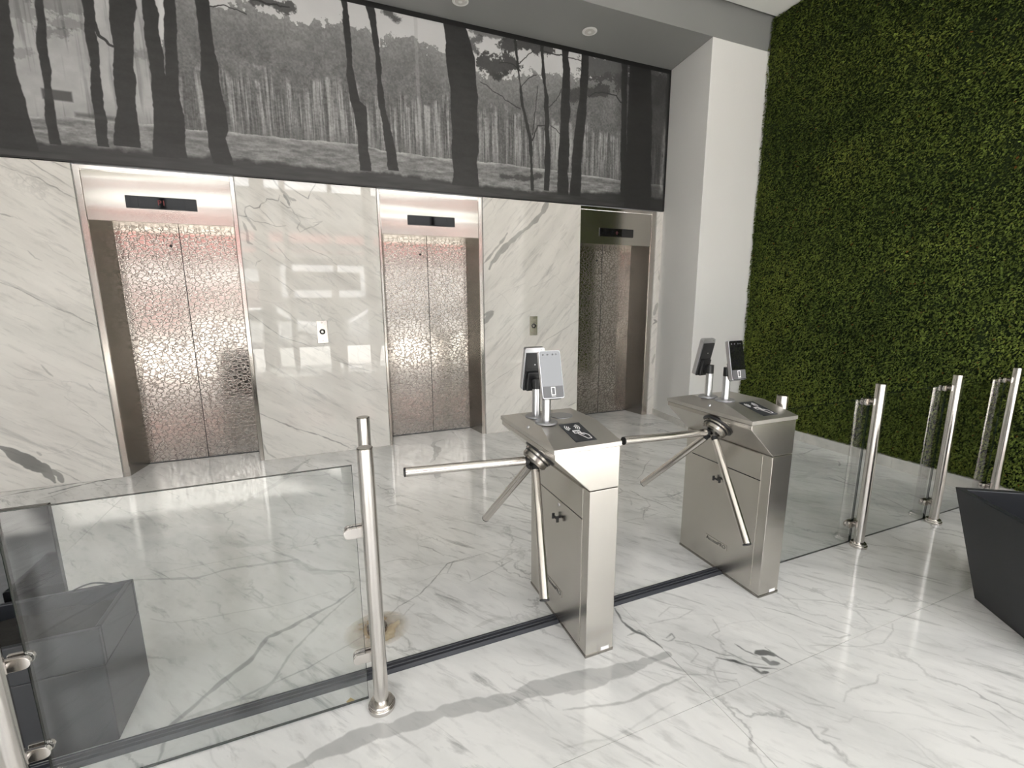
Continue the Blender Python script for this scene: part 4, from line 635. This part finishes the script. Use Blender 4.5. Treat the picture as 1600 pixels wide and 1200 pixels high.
# ---------------------------------------------------------------- planters
def planter():
    t=thing('tapered_planter',(3.05,.62,0),'black tapered square planter at the right edge, standing on marble','planter')
    a=Vector((-.56,-.83)); b=Vector((.83,-.56)); 
    B0=Vector((2.94,1.03)); bs=.44; T0=Vector((2.893,1.162)); ts=.64; zt=.557
    bot=[B0,B0+a*bs,B0+a*bs+b*bs,B0+b*bs]
    top=[T0,T0+a*ts,T0+a*ts+b*ts,T0+b*ts]
    cen=sum(top,Vector((0,0)))/4
    top=[q+( (sum(bot,Vector((0,0)))/4)-cen)*0 for q in top]
    o=MB(); inn=[cen+(q-cen)*.90 for q in top]; inb=[cen+(q-cen)*.86 for q in top]
    V=[(q.x,q.y,0.0) for q in bot]+[(q.x,q.y,zt) for q in top]+[(q.x,q.y,zt) for q in inn]+[(q.x,q.y,zt-.14) for q in inb]
    F=[(3,2,1,0)]+[(i,(i+1)%4,4+(i+1)%4,4+i) for i in range(4)]+[(4+i,4+(i+1)%4,8+(i+1)%4,8+i) for i in range(4)]+[(8+i,8+(i+1)%4,12+(i+1)%4,12+i) for i in range(4)]
    o.add(V,F); ob=o.build('planter_body',M['planter'],t,bevel=.004,world=True)
    bm=bmesh.new(); bm.from_mesh(ob.data); bmesh.ops.recalc_face_normals(bm,faces=bm.faces); bm.to_mesh(ob.data); bm.free()
    ins=[cen+(q-cen)*.85 for q in top]; n=14; so_=MB(); vs=[]
    for i in range(n+1):
        for j in range(n+1):
            u,v=i/n,j/n; q=ins[0]*(1-u)*(1-v)+ins[1]*u*(1-v)+ins[2]*u*v+ins[3]*(1-u)*v; vs.append((q.x,q.y,zt-.15+random.uniform(-.008,.012)))
    so_.add(vs,[(i*(n+1)+j,(i+1)*(n+1)+j,(i+1)*(n+1)+j+1,i*(n+1)+j+1) for i in range(n) for j in range(n)],True); so_.build('soil',M['soil'],t,world=True)
planter()
def boxbin():
    t=thing('square_planter',(-1.0,1.90,0),'low black box planter behind the large left glass','planter')
    x1=-.779; x0=x1-.42; y0,y1=1.742,2.042; h=.437
    o=MB(); wl=.018
    o.box(x0,x1,y0,y1,0,.30); o.box(x0,x1,y0,y0+wl,.30,h); o.box(x0,x1,y1-wl,y1,.30,h); o.box(x0,x0+wl,y0+wl,y1-wl,.30,h); o.box(x1-wl,x1,y0+wl,y1-wl,.30,h)
    o.build('box',M['planter'],t,bevel=.004,world=True)
    n=10; vs=[(x0+wl+(x1-x0-2*wl)*i/n,y0+wl+(y1-y0-2*wl)*j/n,.375+random.uniform(-.006,.010)) for i in range(n+1) for j in range(n+1)]
    MB().add(vs,[(i*(n+1)+j,(i+1)*(n+1)+j,(i+1)*(n+1)+j+1,i*(n+1)+j+1) for i in range(n) for j in range(n)],True).build('soil',M['soil'],t,world=True)
    pts=[(x1-.06-.13*k/10,y1-.009,h+.020*math.sin(PI*k/10)-.004) for k in range(11)]
    MB().tube(pts,.003).build('hoop_handle',M['black'],t,world=True)
    t2=thing('standing_board',(-1.2,2.09,0),'thin black standing board at the far left behind the box planter','board')
    MB().box(-1.62,-1.004,2.078,2.102,.03,.771).build('board',M['glossblack'],t2,bevel=.003,world=True)
    for x in (-1.55,-1.10): MB().box(x,x+.05,2.062,2.118,0,.032).build('foot',M['black'],t2,bevel=.003,world=True)
boxbin()
# ---------------------------------------------------------------- glazed front behind the camera, street and photographer (seen in reflections)
M['mullion']=simple('dark_mullion',(.05,.05,.055),.35)
M['whiteframe']=simple('white_frame_paint',(.85,.85,.85),.5)
M['paving']=simple('pale_paving',(.55,.54,.52),.8,noise=.1,nscale=3)
M['road']=simple('asphalt',(.10,.10,.105),.85,noise=.15,nscale=9)
M['render']=simple('grey_render',(.17,.17,.17),.8,noise=.05,nscale=1)
M['redband']=simple('red_fascia_paint',(.58,.20,.18),.5)
M['dkglass']=simple('dark_window_glass',(.03,.035,.04),.06)
WL,WR=-4.35,4.10; ZT=4.30
fwl=MB(); fwl.box(XL-.1,WL,YF-.2,YF,-.06,4.62); fwl.box(WR,XR+.1,YF-.2,YF,-.06,4.62); fwl.box(WL,WR,YF-.2,YF,ZT,4.62)
fwl.build('wall_front',M['white'],kind='structure')
wf=struct('window_1',(0,YF,0))
cols=[(WL,WL+.08),(-3.05,-2.95),(-1.38,-1.10),(-.80,-.68),(.20,.30),(.95,1.17),(2.60,2.70),(WR-.08,WR)]
for a,b in cols: MB().box(a,b,YF-.14,YF-.02,0,ZT).build('mullion',M['mullion'],wf,bevel=.004,world=True)
for (a,b),(c,d) in zip(cols,cols[1:]):
    MB().box(b,c,YF-.12,YF-.04,2.36,2.50).build('transom',M['mullion'],wf,world=True)
    MB().box(b,c,YF-.12,YF-.04,ZT-.06,ZT).build('head_rail',M['mullion'],wf,world=True)
    for z0,z1 in ((2.50,ZT-.06),(.02,2.36)):
        if z0<1 and b in (-.68,.30): continue           # the two door leaves stand open
        MB().add([(b,YF-.08,z0),(c,YF-.08,z0),(c,YF-.08,z1),(b,YF-.08,z1)],[(3,2,1,0)]).build('glass_pane',M['glass'],wf,world=True)
MB().box(-30,30,-7.4,YF-.0,-.20,-.03).build('pavement',M['paving'],kind='structure')
MB().box(-30,30,-13.2,-7.4,-.25,-.14).build('road',M['road'],kind='structure')
MB().box(-30,30,-15.0,-13.2,-.20,-.02).build('far_pavement',M['paving'],kind='structure')
bd=thing('building',(0,-15,0),'grey building across the street with red bands, seen mirrored','building')
MB().box(-14,16,-20,-15,-.2,6.6).build('wall',M['render'],bd,world=True)
MB().box(-14,16,-14.99,-14.6,5.0,5.3).build('ledge',M['render'],bd,world=True)
MB().box(-14,16,-14.99,-14.8,4.22,4.62).build('red_band',M['redband'],bd,world=True)
MB().box(-14,-2.1,-14.99,-14.8,3.72,3.92).build('red_band',M['redband'],bd,world=True)
MB().box(-2.1,16,-14.99,-14.9,3.80,3.86).build('red_band',M['redband'],bd,world=True)
MB().box(-8,-2.4,-14.99,-14.7,2.40,2.95).build('white_sign_band',M['whiteframe'],bd,world=True)
MB().box(-8,-2.2,-14.99,-14.93,0,2.38).build('pink_wall_panel',simple('pink_wall_paint',(.33,.22,.21),.7),bd,world=True)
for x0,x1 in ((-1.9,1.85),(3.2,7.2)):
    fr=MB(); fr.box(x0,x1,-14.99,-14.8,2.90,3.20); fr.box(x0,x1,-14.99,-14.8,1.68,2.02); fr.box(x0,x0+.2,-14.99,-14.8,2.0,2.9); fr.box(x1-.2,x1,-14.99,-14.8,2.0,2.9); fr.box((x0+x1)/2+.4,(x0+x1)/2+.6,-14.99,-14.8,2.0,2.9)
    f_=fr.build('window',M['whiteframe'],bd,world=True)
    MB().box(x0+.1,x1-.1,-14.99,-14.9,1.9,3.0).build('pane',M['dkglass'],f_,world=True)
def car(x,y,col,label):
    t=thing('car',(x,y,-.14),label,'car','cars on the street')
    pr=[(-2.1,.28),(2.1,.28),(2.15,.62),(1.95,.82),(1.15,.92),(.55,1.40),(-1.25,1.44),(-1.95,.98),(-2.15,.90)]
    MB().prism(pr,'y',-.82,.82).build('body',simple('car_paint',col,.2,spec=.8),t,bevel=.05,seg=3)
    MB().prism([(1.02,.95),(.52,1.34),(-1.2,1.37),(-1.75,.98)],'y',-.835,.835).build('side_glass',M['dkglass'],t)
    for wx in (-1.3,1.35):
        for wy in (-.78,.78):
            wl=MB().cyl((wx,wy-.1,.31),(wx,wy+.1,.31),.31,n=24).build('wheel',M['rubber'],t); MB().cyl((wx,wy-.11,.31),(wx,wy+.11,.31),.18,n=18).build('hub_cap',M['silver'],wl)
car(-2.2,-8.9,(.78,.78,.78),'white car on the street at left, seen mirrored in the marble'); car(2.9,-8.9,(.45,.46,.48),'silver car on the street at right, seen mirrored in the marble')
# photographer: one skinned body, behind the lens
def skin_obj(name,verts,edges,rad,mat,parent,lev=2,root=0):
    me=bpy.data.meshes.new(name); me.from_pydata(verts,edges,[]); ob=bpy.data.objects.new(name,me); C.objects.link(ob); ob.parent=parent
    me.materials.append(mat); sk_=ob.modifiers.new('skin','SKIN'); sk_.use_smooth_shade=True
    if not me.skin_vertices: me.skin_vertices.new() if hasattr(me.skin_vertices,'new') else None
    for i,r in enumerate(rad):
        sv=me.skin_vertices[0].data[i]; sv.radius=(r,r) if not isinstance(r,tuple) else r; sv.use_root=(i==root)
    s=ob.modifiers.new('sub','SUBSURF'); s.levels=lev; s.render_levels=lev; return ob
def ensure_skin(me):
    pass
pt=thing('person',(.17,-.50,0),'person in dark clothes holding up a phone, seen only mirrored','person')
P=[(0,0,.98),(0,.0,1.15),(0,.01,1.32),(0,.0,1.46),(0,.02,1.56),           # pelvis..neck
   (-.19,.01,1.42),(-.27,.12,1.20),(-.16,.36,1.40),                         # left arm
   (.19,.01,1.42),(.26,.12,1.20),(-.06,.37,1.40),                           # right arm
   (-.10,0,.92),(-.11,.02,.50),(-.12,-.02,.09),(-.12,.13,.045),(.10,0,.92),(.11,.02,.50),(.12,-.02,.09),(.12,.13,.045)]
E_=[(0,1),(1,2),(2,3),(3,4),(3,5),(5,6),(6,7),(3,8),(8,9),(9,10),(0,11),(11,12),(12,13),(13,14),(0,15),(15,16),(16,17),(17,18)]
Rr=[(.155,.11),(.145,.10),(.165,.11),(.13,.09),.052,.062,.045,.030,.062,.045,.030,.088,.062,.042,.036,.088,.062,.042,.036]
def skinned(name,P,E,Rr,mat,parent,lev=2):
    bm=bmesh.new(); ly=bm.verts.layers.skin.verify(); vs=[]
    for i,(q,r) in enumerate(zip(P,Rr)):
        v=bm.verts.new(q); v[ly].radius=r if isinstance(r,tuple) else (r,r); v[ly].use_root=(i==0); vs.append(v)
    for a,b in E: bm.edges.new((vs[a],vs[b]))
    me=bpy.data.meshes.new(name); bm.to_mesh(me); bm.free(); me.materials.append(mat)
    ob=bpy.data.objects.new(name,me); C.objects.link(ob); ob.parent=parent
    k=ob.modifiers.new('skin','SKIN'); k.use_smooth_shade=True
    s=ob.modifiers.new('sub','SUBSURF'); s.levels=lev; s.render_levels=lev; return ob
M['cloth']=simple('dark_clothes',(.05,.055,.06),.8); M['skin']=simple('skin',(.42,.26,.18),.5); M['hair']=simple('dark_hair',(.02,.015,.012),.5)
skinned('body',P,E_,Rr,M['cloth'],pt)
hd=[(0,.03,1.55),(0,.035,1.62),(0,.045,1.68),(0,.04,1.74),(0,.03,1.79),(0,.14,1.665)]
skinned('head',hd,[(0,1),(1,2),(2,3),(3,4),(2,5)],[.05,.066,.078,.08,.05,.012],M['skin'],pt)
skinned('hair',[(0,.0,1.70),(0,.0,1.76),(0,.02,1.81),(0,.07,1.80)],[(0,1),(1,2),(2,3)],[.075,.086,.07,.04],M['hair'],pt)
for s,wx in ((-1,-.16),(1,-.06)):
    W0=Vector((wx,.36,1.40)); Pv=[tuple(W0),tuple(W0+Vector((-s*.002,.035,.035))),tuple(W0+Vector((-s*.006,.06,.07)))]; E2=[(0,1),(1,2)]; R2=[.026,.028,.024]
    for k in range(4):
        b0=W0+Vector((s*.022-s*.0,.055,.055+.016*k)); i0=len(Pv); Pv+=[tuple(b0),tuple(b0+Vector((-s*.006,.030,.004))),tuple(b0+Vector((-s*.030,.034,.004)))]; E2+=[(1,i0),(i0,i0+1),(i0+1,i0+2)]; R2+=[.010,.0085,.0075]
    i0=len(Pv); b0=W0+Vector((-s*.014,.045,.045)); Pv+=[tuple(b0),tuple(b0+Vector((-s*.020,.018,.026)))]; E2+=[(1,i0),(i0,i0+1)]; R2+=[.010,.008]
    skinned('hand',Pv,E2,R2,M['skin'],pt,1)
ph=MB().box(-.078,.078,-.004,.004,-.037,.037).build('phone',M['glossblack'],bevel=.003); ph.location=(.055,-.040,1.50); tag(ph,'black phone held up by the person, seen only mirrored','phone')
lens=MB().lathe((0,0,0),[(.011,0),(.011,.002)],(0,1,0),n=20).build('camera_lens',M['silver'],ph); lens.location=(-.055,.004,0)
